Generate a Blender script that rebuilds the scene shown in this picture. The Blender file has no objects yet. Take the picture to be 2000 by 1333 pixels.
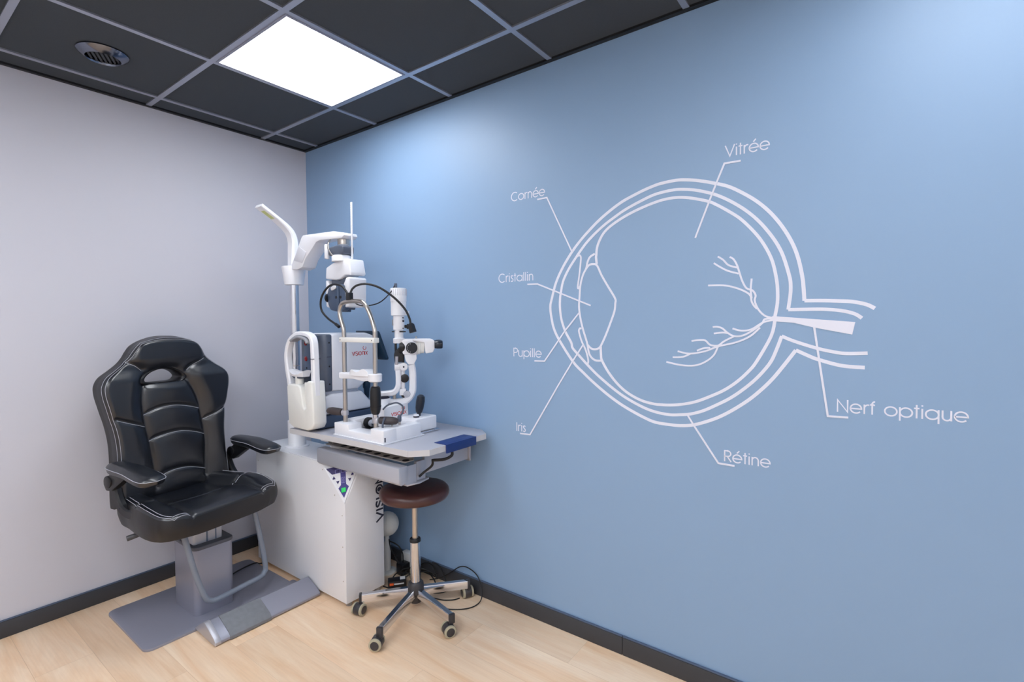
import bpy, bmesh, math, random
from mathutils import Vector, Matrix, Quaternion
R = math.radians
C = bpy.context.scene.collection
S = bpy.context.scene
random.seed(7)

# ------------------------------------------------------------------ camera, world, exposure
H = 2.550                     # ceiling height
cam_d = bpy.data.cameras.new('camera'); cam = bpy.data.objects.new('camera', cam_d); C.objects.link(cam)
cam_d.sensor_fit = 'HORIZONTAL'; cam_d.sensor_width = 36.0
cam_d.lens = 36.0*975.37/2000.0
cam_d.shift_x = -15.36/2000.0; cam_d.shift_y = -9.73/2000.0
cam_d.clip_start = 0.02
yaw, pitch, roll = R(126.016), R(-1.615), R(-0.428)
_d = Vector((math.cos(pitch)*math.cos(yaw), math.cos(pitch)*math.sin(yaw), math.sin(pitch)))
_r = Vector((math.sin(yaw), -math.cos(yaw), 0)); _u = _r.cross(_d)
_r2 = _r*math.cos(roll)+_u*math.sin(roll); _u2 = _u*math.cos(roll)-_r*math.sin(roll)
cam.matrix_world = Matrix(((_r2.x, _u2.x, -_d.x, 3.1657), (_r2.y, _u2.y, -_d.y, -1.9098), (_r2.z, _u2.z, -_d.z, 1.3931), (0, 0, 0, 1)))
S.camera = cam
wd = bpy.data.worlds.new('world'); S.world = wd; wd.use_nodes = True
wd.node_tree.nodes['Background'].inputs[0].default_value = (0.55, 0.6, 0.7, 1)
wd.node_tree.nodes['Background'].inputs[1].default_value = 0.05
S.view_settings.view_transform = 'Standard'; S.view_settings.look = 'None'
S.view_settings.gamma = 1.0; S.view_settings.use_curve_mapping = False
S.view_settings.exposure = 0.46
PANEL_STRENGTH = 11.0

# ------------------------------------------------------------------ materials
def lin(c):
    return tuple((v/255/12.92 if v/255 <= .04045 else ((v/255+.055)/1.055)**2.4) for v in c)+(1,)
def mat(name, rgb, rough=.5, metal=0., spec=.5, bump=0., bscale=200., var=0., vscale=6., coat=0.):
    m = bpy.data.materials.new(name); m.use_nodes = True
    nt = m.node_tree; b = nt.nodes['Principled BSDF']; c = lin(rgb)
    b.inputs['Base Color'].default_value = c; b.inputs['Roughness'].default_value = rough
    b.inputs['Metallic'].default_value = metal; b.inputs['Specular IOR Level'].default_value = spec
    if coat: b.inputs['Coat Weight'].default_value = coat; b.inputs['Coat Roughness'].default_value = .15
    tc = nt.nodes.new('ShaderNodeTexCoord')
    if var:
        n = nt.nodes.new('ShaderNodeTexNoise'); n.inputs['Scale'].default_value = vscale; n.inputs['Detail'].default_value = 4
        nt.links.new(tc.outputs['Object'], n.inputs['Vector'])
        mx = nt.nodes.new('ShaderNodeMix'); mx.data_type = 'RGBA'
        mx.inputs[6].default_value = tuple(v*(1-var) for v in c[:3])+(1,); mx.inputs[7].default_value = tuple(min(1, v*(1+var)) for v in c[:3])+(1,)
        nt.links.new(n.outputs['Fac'], mx.inputs[0]); nt.links.new(mx.outputs[2], b.inputs['Base Color'])
    if bump:
        n2 = nt.nodes.new('ShaderNodeTexNoise'); n2.inputs['Scale'].default_value = bscale; n2.inputs['Detail'].default_value = 3
        nt.links.new(tc.outputs['Object'], n2.inputs['Vector'])
        bp = nt.nodes.new('ShaderNodeBump'); bp.inputs['Strength'].default_value = bump; bp.inputs['Distance'].default_value = .002
        nt.links.new(n2.outputs['Fac'], bp.inputs['Height']); nt.links.new(bp.outputs[0], b.inputs['Normal'])
    return m
def emit(name, rgb, strength):
    m = mat(name, rgb, .4); b = m.node_tree.nodes['Principled BSDF']
    b.inputs['Emission Color'].default_value = lin(rgb); b.inputs['Emission Strength'].default_value = strength
    return m
def floor_mat():
    m = mat('oak_planks', (214, 182, 146), .42, spec=.4); nt = m.node_tree; b = nt.nodes['Principled BSDF']; N = nt.nodes.new; L = nt.links.new
    tc = N('ShaderNodeTexCoord'); mp = N('ShaderNodeMapping'); mp.inputs['Location'].default_value = (.3, .0, 0); L(tc.outputs['Object'], mp.inputs['Vector'])
    br = N('ShaderNodeTexBrick'); br.offset = .37; br.inputs['Scale'].default_value = 1; br.inputs['Brick Width'].default_value = 1.22
    br.inputs['Row Height'].default_value = .185; br.inputs['Mortar Size'].default_value = .0007; br.inputs['Mortar Smooth'].default_value = .3
    br.inputs['Color1'].default_value = (0, 0, 0, 1); br.inputs['Color2'].default_value = (1, 1, 1, 1); br.inputs['Mortar'].default_value = (.5, .5, .5, 1)
    L(mp.outputs[0], br.inputs['Vector'])
    sc = N('ShaderNodeMapping'); sc.inputs['Scale'].default_value = (.6, 4.2, 1); L(tc.outputs['Object'], sc.inputs['Vector'])
    off = N('ShaderNodeVectorMath'); off.operation = 'ADD'; L(sc.outputs[0], off.inputs[0]); L(br.outputs['Color'], off.inputs[1])
    g = N('ShaderNodeTexNoise'); g.inputs['Scale'].default_value = 2.2; g.inputs['Detail'].default_value = 7; g.inputs['Roughness'].default_value = .62; g.inputs['Distortion'].default_value = .9
    L(off.outputs[0], g.inputs['Vector'])
    s2 = N('ShaderNodeMapping'); s2.inputs['Scale'].default_value = (2.5, 70, 1); L(tc.outputs['Object'], s2.inputs['Vector'])
    g2 = N('ShaderNodeTexNoise'); g2.inputs['Scale'].default_value = 2; g2.inputs['Detail'].default_value = 5; L(s2.outputs[0], g2.inputs['Vector'])
    cr = N('ShaderNodeValToRGB'); cr.color_ramp.elements[0].position = .3; cr.color_ramp.elements[0].color = lin((238, 198, 158)); cr.color_ramp.elements[1].position = .68; cr.color_ramp.elements[1].color = lin((253, 228, 200))
    L(g.outputs['Fac'], cr.inputs[0])
    m1 = N('ShaderNodeMix'); m1.data_type = 'RGBA'; m1.blend_type = 'MULTIPLY'; m1.inputs[0].default_value = .3
    c2 = N('ShaderNodeValToRGB'); c2.color_ramp.elements[0].position = .3; c2.color_ramp.elements[0].color = (.80, .77, .73, 1); c2.color_ramp.elements[1].position = .6; c2.color_ramp.elements[1].color = (1, 1, 1, 1)
    L(g2.outputs['Fac'], c2.inputs[0]); L(cr.outputs[0], m1.inputs[6]); L(c2.outputs[0], m1.inputs[7])
    c3 = N('ShaderNodeValToRGB'); c3.color_ramp.elements[0].color = (.93, .92, .91, 1); c3.color_ramp.elements[1].color = (1.03, 1.03, 1.03, 1); L(br.outputs['Color'], c3.inputs[0])
    m2 = N('ShaderNodeMix'); m2.data_type = 'RGBA'; m2.blend_type = 'MULTIPLY'; m2.inputs[0].default_value = 1; L(m1.outputs[2], m2.inputs[6]); L(c3.outputs[0], m2.inputs[7])
    m3 = N('ShaderNodeMix'); m3.data_type = 'RGBA'; m3.inputs[7].default_value = lin((176, 140, 104)); fm = N('ShaderNodeMath'); fm.operation = 'MULTIPLY'; fm.inputs[1].default_value = .45
    L(br.outputs['Fac'], fm.inputs[0]); L(fm.outputs[0], m3.inputs[0]); L(m2.outputs[2], m3.inputs[6]); L(m3.outputs[2], b.inputs['Base Color'])
    return m
def carpet_mat():   # scuffed rubber pad of the foot bar
    m = mat('scuffed_rubber', (122, 125, 132), .7, var=.18, vscale=45, bump=.3, bscale=300); return m

WHITE = mat('white_enamel', (236, 237, 242), .38)
CREAM = mat('cream_plastic', (234, 234, 230), .42)
COVER = mat('white_housing', (238, 239, 245), .34)
LEATHER = mat('black_leather', (13, 17, 26), .34, spec=.8, coat=.25, bump=.12, bscale=420)
LEATHERSIDE = mat('black_vinyl_side', (26, 25, 28), .42, bump=.1, bscale=420)
THREAD = mat('white_thread', (176, 178, 188), .7)
BLACK = mat('black_plastic', (22, 22, 26), .38)
BLACKM = mat('matt_black', (16, 16, 18), .6)
CABLE = mat('cable_black', (14, 15, 20), .45)
DARKBLUE = mat('slate_blue_plastic', (66, 82, 108), .32)
SLATE = mat('grey_slate_plastic', (84, 92, 108), .42)
TEAL = mat('dark_teal_plastic', (24, 52, 74), .3)
CHROME = mat('chrome', (220, 220, 224), .10, 1.)
STEEL = mat('brushed_steel', (196, 188, 180), .28, 1.)
ALU = mat('anodised_aluminium', (186, 190, 202), .45, .35)
GREYMETAL = mat('grey_metallic_paint', (150, 152, 167), .38, .28)
GREYTUBE = mat('blue_grey_tube_paint', (128, 138, 154), .38, .15)
SILVER = mat('silver_cap', (190, 190, 198), .4, .6)
TABLETOP = mat('grey_laminate', (176, 177, 188), .35, var=.02, vscale=90)
TABLEEDGE = mat('light_grey_edging', (204, 203, 206), .45)
BLUEPAD = mat('royal_blue_plastic', (22, 50, 116), .42)
RED = mat('red_print', (196, 40, 44), .5)
INK = mat('dark_ink', (40, 40, 58), .5)
PURPLE = mat('indigo_film', (58, 50, 132), .4)
PURPLEDK = mat('dark_indigo_film', (34, 22, 92), .4)
LILAC = mat('lilac_print', (150, 146, 210), .5)
GREENLIT = emit('lit_green_switch', (20, 170, 80), .5)
YELLOW = mat('yellow_led_chip', (206, 214, 140), .4)
BROWN = mat('brown_leather', (74, 42, 40), .3, spec=.55, bump=.12, bscale=380)
TYRE = mat('beige_tyre', (178, 170, 146), .6)
CASTER = mat('caster_grey_black', (56, 54, 58), .42)
ORANGE = mat('orange_label', (228, 92, 34), .5)
LABELW = mat('label_white', (214, 214, 216), .5)
REDLENS = mat('dark_red_lens', (120, 16, 26), .25)
VINYL = mat('white_vinyl', (228, 230, 244), .45)

# ------------------------------------------------------------------ mesh helpers
def catmull(pts, n=8, closed=False):
    P = [Vector(p) for p in pts]; out = []; m = len(P)
    if m < 3: return P
    rng = m if closed else m-1
    for i in range(rng):
        if closed: p0, p1, p2, p3 = P[(i-1) % m], P[i], P[(i+1) % m], P[(i+2) % m]
        else: p0, p1, p2, p3 = P[max(i-1, 0)], P[i], P[i+1], P[min(i+2, m-1)]
        for k in range(n):
            t = k/n; t2 = t*t; t3 = t2*t
            out.append(.5*((2*p1)+(p2-p0)*t+(2*p0-5*p1+4*p2-p3)*t2+(3*p1-p0-3*p2+p3)*t3))
    if not closed: out.append(P[-1])
    return out
class MB:
    def __init__(s, T=None): s.v = []; s.f = []; s.T = T
    def add(s, v, f):
        n = len(s.v); s.v += [Vector(p) for p in v]; s.f += [tuple(i+n for i in q) for q in f]; return s
    def frombm(s, bm, M=None):
        bm.verts.ensure_lookup_table(); bm.verts.index_update()
        s.add([(M @ v.co) if M else v.co.copy() for v in bm.verts], [[v.index for v in f.verts] for f in bm.faces]); bm.free(); return s
    @staticmethod
    def bev(bm, w, seg=2, ang=25):
        if w <= 0: return
        bmesh.ops.recalc_face_normals(bm, faces=bm.faces)
        ed = [e for e in bm.edges if len(e.link_faces) == 2 and e.calc_face_angle(0) > R(ang)]
        bmesh.ops.bevel(bm, geom=ed, offset=w, segments=seg, affect='EDGES', profile=.5, clamp_overlap=True)
    def box(s, c, d, bev=0, seg=2, M=None):
        bm = bmesh.new(); bmesh.ops.create_cube(bm, size=1)
        for v in bm.verts: v.co = Vector((v.co.x*d[0], v.co.y*d[1], v.co.z*d[2]))
        s.bev(bm, bev, seg)
        X = Matrix.Translation(Vector(c)) @ (M.to_4x4() if M else Matrix.Identity(4)); return s.frombm(bm, X)
    def bb(s, lo, hi, bev=0, seg=2):
        return s.box([(a+b)/2 for a, b in zip(lo, hi)], [b-a for a, b in zip(lo, hi)], bev, seg)
    def prism(s, poly, fa, fb, bev=0, seg=2, ang=25):
        """poly: 2-D outline; fa / fb map a 2-D point to the two end faces"""
        bm = bmesh.new(); n = len(poly); a = [bm.verts.new(fa(*p)) for p in poly]; b = [bm.verts.new(fb(*p)) for p in poly]
        bm.faces.new(a); bm.faces.new(b[::-1])
        for i in range(n): bm.faces.new((a[i], b[i], b[(i+1) % n], a[(i+1) % n]))
        bmesh.ops.recalc_face_normals(bm, faces=bm.faces); s.bev(bm, bev, seg, ang); return s.frombm(bm)
    def px(s, poly, x0, x1, bev=0, seg=2, ang=25): return s.prism(poly, lambda a, b: (x0, a, b), lambda a, b: (x1, a, b), bev, seg, ang)
    def py(s, poly, y0, y1, bev=0, seg=2, ang=25): return s.prism(poly, lambda a, b: (a, y0, b), lambda a, b: (a, y1, b), bev, seg, ang)
    def pz(s, poly, z0, z1, bev=0, seg=2, ang=25): return s.prism(poly, lambda a, b: (a, b, z0), lambda a, b: (a, b, z1), bev, seg, ang)
    def lathe(s, o, ax, prof, n=28):
        o = Vector(o); ax = Vector(ax).normalized(); q = Vector((0, 0, 1)).rotation_difference(ax); v = []; f = []; m = len(prof)
        for r, h in prof:
            for i in range(n):
                a = 2*math.pi*i/n; v.append(o+q @ Vector((max(r, 1e-5)*math.cos(a), max(r, 1e-5)*math.sin(a), h)))
        for j in range(m-1):
            for i in range(n): f.append((j*n+i, j*n+(i+1) % n, (j+1)*n+(i+1) % n, (j+1)*n+i))
        f.append(tuple(range(n))[::-1]); f.append(tuple(range((m-1)*n, m*n))); return s.add(v, f)
    def cyl(s, p0, p1, r0, r1=None, n=24, bev=0.0):
        p0 = Vector(p0); p1 = Vector(p1); r1 = r0 if r1 is None else r1; L = (p1-p0).length
        if bev: pr = [(r0-bev, 0), (r0-bev*.3, bev*.3), (r0, bev), (r1, L-bev), (r1-bev*.3, L-bev*.3), (r1-bev, L)]
        else: pr = [(r0, 0), (r1, L)]
        return s.lathe(p0, p1-p0, pr, n)
    def tube(s, pts, r, n=10, closed=False, sm=6, rf=None):
        P = catmull(pts, sm, closed) if sm else [Vector(p) for p in pts]; m = len(P); v = []; f = []
        t0 = (P[1]-P[0]).normalized(); up = Vector((0, 0, 1)) if abs(t0.z) < .9 else Vector((1, 0, 0)); nn = (up-t0*up.dot(t0)).normalized(); pt = t0
        for i in range(m):
            if closed: t = (P[(i+1) % m]-P[i-1]).normalized()
            else: t = (P[min(i+1, m-1)]-P[max(i-1, 0)]).normalized()
            nn = pt.rotation_difference(t) @ nn; nn = (nn-t*nn.dot(t)).normalized(); b = t.cross(nn); pt = t
            rr = rf(i/(m-1))*r if rf else r
            for k in range(n):
                a = 2*math.pi*k/n; v.append(P[i]+(nn*math.cos(a)+b*math.sin(a))*rr)
        for i in range(m if closed else m-1):
            for k in range(n): j = (i+1) % m; f.append((i*n+k, i*n+(k+1) % n, j*n+(k+1) % n, j*n+k))
        if not closed: f.append(tuple(range(n))[::-1]); f.append(tuple(range((m-1)*n, m*n)))
        return s.add(v, f)
    def sweep(s, pts, wv, w, t, sm=6, bev=0):
        """flat bar: follows pts, width w along the fixed direction wv, thickness t"""
        P = catmull(pts, sm); wv = Vector(wv).normalized(); m = len(P); v = []; f = []
        W = w if callable(w) else (lambda q: w); TT = t if callable(t) else (lambda q: t)
        for i in range(m):
            tg = (P[min(i+1, m-1)]-P[max(i-1, 0)]).normalized(); nn = tg.cross(wv).normalized(); q = i/(m-1); a = W(q)/2; c = TT(q)/2; k = min(a, c)*.45
            for (x, y) in ((-a+k, -c), (a-k, -c), (a, -c+k), (a, c-k), (a-k, c), (-a+k, c), (-a, c-k), (-a, -c+k)): v.append(P[i]+wv*x+nn*y)
        for i in range(m-1):
            for k in range(8): f.append((i*8+k, i*8+(k+1) % 8, (i+1)*8+(k+1) % 8, (i+1)*8+k))
        f.append(tuple(range(8))[::-1]); f.append(tuple(range((m-1)*8, m*8))); return s.add(v, f)
    def grid(s, rows, closed=False):
        m = len(rows); n = len(rows[0]); f = []
        for i in range(m-1):
            for j in range(n if closed else n-1): f.append((i*n+j, i*n+(j+1) % n, (i+1)*n+(j+1) % n, (i+1)*n+j))
        return s.add([p for r in rows for p in r], f)
    def strip(s, pts, w, P2, lift, sm=0, cap=True):
        """flat ribbon of width w along 2-D points; P2(a, b, h) puts it on its surface, lift is its thickness"""
        Q = [Vector((p[0], p[1], 0)) for p in pts]
        if sm: Q = catmull(Q, sm)
        m = len(Q); Lf = []; Rt = []
        for i in range(m):
            a = (Q[i]-Q[i-1]).normalized() if i else (Q[1]-Q[0]).normalized()
            b = (Q[i+1]-Q[i]).normalized() if i < m-1 else a
            t = (a+b); t = t.normalized() if t.length > 1e-6 else a
            nn = Vector((-t.y, t.x, 0)); k = 1/max(.45, nn.dot(Vector((-a.y, a.x, 0))))
            Lf.append(Q[i]+nn*w/2*k); Rt.append(Q[i]-nn*w/2*k)
        v = []; f = []
        for i in range(m): v += [P2(Lf[i].x, Lf[i].y, 0), P2(Rt[i].x, Rt[i].y, 0), P2(Rt[i].x, Rt[i].y, lift), P2(Lf[i].x, Lf[i].y, lift)]
        for i in range(m-1):
            for k in range(4): f.append((i*4+k, i*4+(k+1) % 4, (i+1)*4+(k+1) % 4, (i+1)*4+k))
        f.append((3, 2, 1, 0)); e = (m-1)*4; f.append((e, e+1, e+2, e+3)); return s.add(v, f)
    def build(s, name, m, parent=None, sharp=38, smooth=True):
        me = bpy.data.meshes.new(name); vs = [(s.T @ p) if s.T else p for p in s.v]
        if parent is not None:
            r = parent
            while r.parent: r = r.parent
            vs = [p-r.location for p in vs] if not s.T else vs
        me.from_pydata([tuple(p) for p in vs], [], s.f); me.validate()
        bm = bmesh.new(); bm.from_mesh(me); bmesh.ops.recalc_face_normals(bm, faces=bm.faces); bm.to_mesh(me); bm.free()
        if smooth:
            me.polygons.foreach_set('use_smooth', [True]*len(me.polygons)); me.set_sharp_from_angle(angle=R(sharp))
        me.materials.append(m); o = bpy.data.objects.new(name, me); C.objects.link(o)
        if parent is not None: o.parent = parent
        return o
def thing(name, label, cat, loc=(0, 0, 0), group=None):
    o = bpy.data.objects.new(name, None); C.objects.link(o); o.location = loc; o.empty_display_size = .1
    o['label'] = label; o['category'] = cat
    if group: o['group'] = group
    return o
def tag(o, label, cat, group=None):
    o['label'] = label; o['category'] = cat
    if group: o['group'] = group
    return o
def struct(o): o['kind'] = 'structure'; return o
def lab(o, t): o['label'] = t; return o

# ------------------------------------------------------------------ stroke lettering
def arc(cx, cy, rx, ry, a0, a1, n=14): return [(cx+rx*math.cos(R(a0+(a1-a0)*i/n)), cy+ry*math.sin(R(a0+(a1-a0)*i/n))) for i in range(n+1)]
XH = .74
ring = lambda cx: arc(cx, XH/2, .34, XH/2-.03, 0, 360, 24)
GL = {
 'V': (.78, [[(.03, 1), (.39, .02), (.75, 1)]]), 'N': (.80, [[(.08, 0), (.08, .97), (.70, .03), (.70, 1)]]),
 'C': (.92, [arc(.50, .5, .45, .49, 48, 312, 26)]), 'I': (.24, [[(.11, 0), (.11, 1)]]),
 'P': (.60, [[(.08, 0), (.08, .97), (.30, .97)]+arc(.30, .72, .26, .25, 90, -90)+[(.08, .47)]]),
 'R': (.64, [[(.08, 0), (.08, .97), (.30, .97)]+arc(.30, .72, .25, .25, 90, -90)+[(.08, .47)], [(.28, .47), (.58, 0)]]),
 'S': (.55, [[(.50, .82), (.42, .93), (.28, .98), (.13, .92), (.08, .78), (.14, .63), (.29, .53), (.44, .43), (.50, .27), (.45, .10), (.29, .02), (.13, .06), (.05, .20)]]),
 'i': (.20, [[(.09, 0), (.09, XH)], [(.09, .91), (.09, 1.0)]]), 'l': (.20, [[(.09, 0), (.09, 1.02)]]),
 't': (.34, [[(.16, 0), (.16, 1.0)], [(.02, XH), (.31, XH)]]), 'r': (.38, [[(.08, 0), (.08, XH)], arc(.30, .44, .22, .28, 180, 70, 8)]),
 'e': (.76, [[(.05, .36), (.70, .36)]+arc(.37, .37, .33, .35, 0, 318, 24)]),
 'n': (.62, [[(.08, 0), (.08, XH)], arc(.30, .45, .22, .27, 180, 0, 12)+[(.52, 0)]]),
 'u': (.62, [[(.08, XH)]+arc(.30, .27, .22, .25, 180, 360, 12), [(.52, XH), (.52, 0)]]),
 's': (.40, [[(.34, .62), (.26, .71), (.15, .70), (.09, .60), (.13, .47), (.24, .38), (.34, .26), (.32, .10), (.19, .02), (.05, .10)]]),
 'a': (.80, [ring(.38), [(.71, 0), (.71, XH)]]), 'p': (.80, [ring(.42), [(.08, -.28), (.08, XH)]]), 'q': (.80, [ring(.38), [(.71, -.28), (.71, XH)]]),
 'o': (.78, [ring(.39)]), 'f': (.34, [[(.13, 0), (.13, .80)]+arc(.27, .80, .14, .20, 180, 80, 6), [(.0, XH), (.29, XH)]]), ' ': (.40, []),
 'X': (.62, [[(.03, 0), (.57, XH)], [(.03, XH), (.57, 0)]]),
}
GL['é'] = (.76, GL['e'][1]+[[(.34, .86), (.52, 1.08)]])
def word_strokes(txt):
    x = 0; out = []
    for ch in txt:
        w, st = GL[ch]; out += [[(x+a, b) for a, b in q] for q in st]; x += w+.03
    return x-.03, out
def write(mb, txt, x0, x1, zb, cap, w, P2, lift):
    W, st = word_strokes(txt); k = (x1-x0)/W
    for i, q in enumerate(st): mb.strip([(x0+a*k, zb+b*cap) for a, b in q], w, P2, lift+.00012*(i % 3))
# ------------------------------------------------------------------ room shell
XR, YF = 5.1, -3.45             # room extends behind the camera
BLUE = mat('satin_blue_paint', (138, 168, 202), .48, spec=.6, bump=.05, bscale=900)
GREYW = mat('pale_grey_paint', (204, 204, 214), .55, bump=.05, bscale=900)
SKIRT = mat('anthracite_skirting', (58, 60, 66), .45, var=.06, vscale=30)
SKIRTLIP = mat('skirting_top_seal', (78, 92, 116), .5)
CEIL = mat('dark_fibre_tile', (74, 79, 85), .92, spec=.15, var=.12, vscale=420, bump=.4, bscale=700)
TBAR = mat('grey_metal_grid', (176, 180, 192), .34, .72)
ANGLE = mat('black_wall_angle', (18, 19, 23), .5)
FLOOR = floor_mat()
t = .1
struct(MB().bb((-t, YF-t, -t), (XR+t, t, 0)).build('floor', FLOOR))
struct(MB().bb((-t, YF-t, H+.006), (XR+t, t, H+t)).build('ceiling', CEIL))
struct(MB().bb((-t, 0, 0), (XR+t, t, H+.006)).build('wall_right', BLUE))
struct(MB().bb((-t, YF-t, 0), (0, 0, H+.006)).build('wall_left', GREYW))
WHITEW = mat('white_wall_paint', (238, 238, 240), .6)
struct(MB().bb((XR, YF-t, 0), (XR+t, 0, H+.006)).build('wall_back', WHITEW))
struct(MB().bb((0, YF-t, 0), (XR, YF, H+.006)).build('wall_front', WHITEW))
HB = .080
b = struct(MB().bb((0, YF, 0), (.012, 0, HB-.006), .002).build('baseboard_left', SKIRT)); MB().bb((0, YF, HB-.006), (.010, 0, HB), .002).build('top_seal', SKIRTLIP, b)
b = struct(MB().bb((.012, -.012, 0), (2.300, 0, HB-.006), .002).build('baseboard_right', SKIRT))
MB().bb((.010, -.010, HB-.006), (2.300, 0, HB), .002).build('top_seal', SKIRTLIP, b)
MB().bb((2.302, -.012, 0), (XR, 0, HB-.006), .002).build('second_length', SKIRT, b); MB().bb((2.302, -.010, HB-.006), (XR, 0, HB), .002).build('top_seal', SKIRTLIP, b)
struct(MB().bb((XR-.012, YF, 0), (XR, -.012, HB), .002).build('baseboard_back', SKIRT))
struct(MB().bb((.012, YF, 0), (XR-.012, YF+.012, HB), .002).build('baseboard_front', SKIRT))
# suspended ceiling grid: 60 cm module
GX, GY, MODL, TW = .165, .2985, .600, .024
xs = [GX+MODL*i for i in range(9)]; ys = [-GY-MODL*j for j in range(6)]
g = MB()
for x in xs: g.bb((x-TW/2, YF+.022, H-.001), (x+TW/2, -.022, H+.007))
for y in ys:
    e = [.022]+[v for x in xs for v in (x-TW/2, x+TW/2)]+[XR-.022]
    for i in range(0, len(e), 2):
        if e[i+1] > e[i]: g.bb((e[i], y-TW/2, H-.001), (e[i+1], y+TW/2, H+.007))
struct(g.build('trim_1', TBAR))
struct(MB().bb((0, -.022, H-.003), (XR, 0, H+.006)).bb((0, YF, H-.003), (.022, -.022, H+.006)).bb((XR-.022, YF, H-.003), (XR, -.022, H+.006)).bb((.022, YF, H-.003), (XR-.022, YF+.022, H+.006)).build('trim_2', ANGLE))

# ------------------------------------------------------------------ LED panels (one in view, one inferred at right, the rest unseen fill added)
DIFF = emit('led_diffuser', (246, 250, 255), PANEL_STRENGTH*.85)
DIFFSOFT = emit('led_diffuser_dimmed', (246, 250, 255), PANEL_STRENGTH*.60)
DIFFFILL = emit('led_diffuser_fill', (246, 250, 255), PANEL_STRENGTH*1.1)  # stronger diffuser for the added fill panels
def led_panel(i, j, label, dm=None):
    x0, x1 = xs[i]+TW/2, xs[i+1]-TW/2; y1, y0 = ys[j]-TW/2, ys[j+1]+TW/2
    r = thing('ceiling_light', label, 'light', ((x0+x1)/2, (y0+y1)/2, H-.004), 'recessed square LED panels')
    f = MB(); k = .010
    f.bb((x0, y0, H-.004), (x1, y0+k, H+.006)).bb((x0, y1-k, H-.004), (x1, y1, H+.006)).bb((x0, y0+k, H-.004), (x0+k, y1-k, H+.006)).bb((x1-k, y0+k, H-.004), (x1, y1-k, H+.006))
    f.build('frame', GREYMETAL, r)
    MB().bb((x0+k, y0+k, H-.0025), (x1-k, y1-k, H+.004)).build('diffuser', dm or DIFF, r)
    return r
led_panel(1, 0, 'square white LED panel lit in the dark ceiling above the chair and white instrument unit')
led_panel(5, 0, 'square LED panel in the dark ceiling over the right end of the blue wall', DIFFSOFT)
led_panel(1, 3, 'added unseen LED fill panel in the dark ceiling beyond the black chair, by the grey wall', DIFFFILL)  # unseen, added to brighten the lower grey wall and chair
led_panel(5, 4, 'added unseen LED fill panel in the dark ceiling at the far side behind the viewer', DIFFFILL)  # added out of view to help light the scene
led_panel(3, 4, 'added unseen LED fill panel in the dark ceiling midway along the row behind the viewer', DIFFFILL)  # extra fill out of view, lifts the lower blue wall
led_panel(3, 2, 'added unseen LED fill panel in the dark ceiling almost overhead of the viewer')  # added above the frame to flatten the light
led_panel(7, 2, 'added unseen LED fill panel in the dark ceiling by the back wall')  # unseen extra panel, put in for more even light

# ------------------------------------------------------------------ air vent
vx, vy = .462, -1.200
r = thing('ceiling_vent', 'round chrome air vent with black slots in the dark ceiling', 'vent', (vx, vy, H))
MB().lathe((vx, vy, H+.006), (0, 0, -1), [(.062, 0), (.089, .001), (.090, .006), (.083, .014), (.068, .024), (.061, .028), (.059, .024), (.057, .012), (.057, 0)], 48).build('collar', mat('smoked_chrome', (118, 122, 134), .16, 1.), r)
MB().cyl((vx, vy, H+.005), (vx, vy, H-.002), .058, n=40).build('throat', BLACKM, r)
g = MB()
for k in range(-3, 4):
    o = k*.0155; hw = math.sqrt(max(.001, .058**2-o*o))
    g.box((vx+o*.45, vy+o*.89, H-.012), (hw*2, .0075, .004), M=Matrix.Rotation(R(-27), 3, 'Z') @ Matrix.Rotation(R(25), 3, 'X'))
g.build('grille', BLACK, r)

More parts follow.
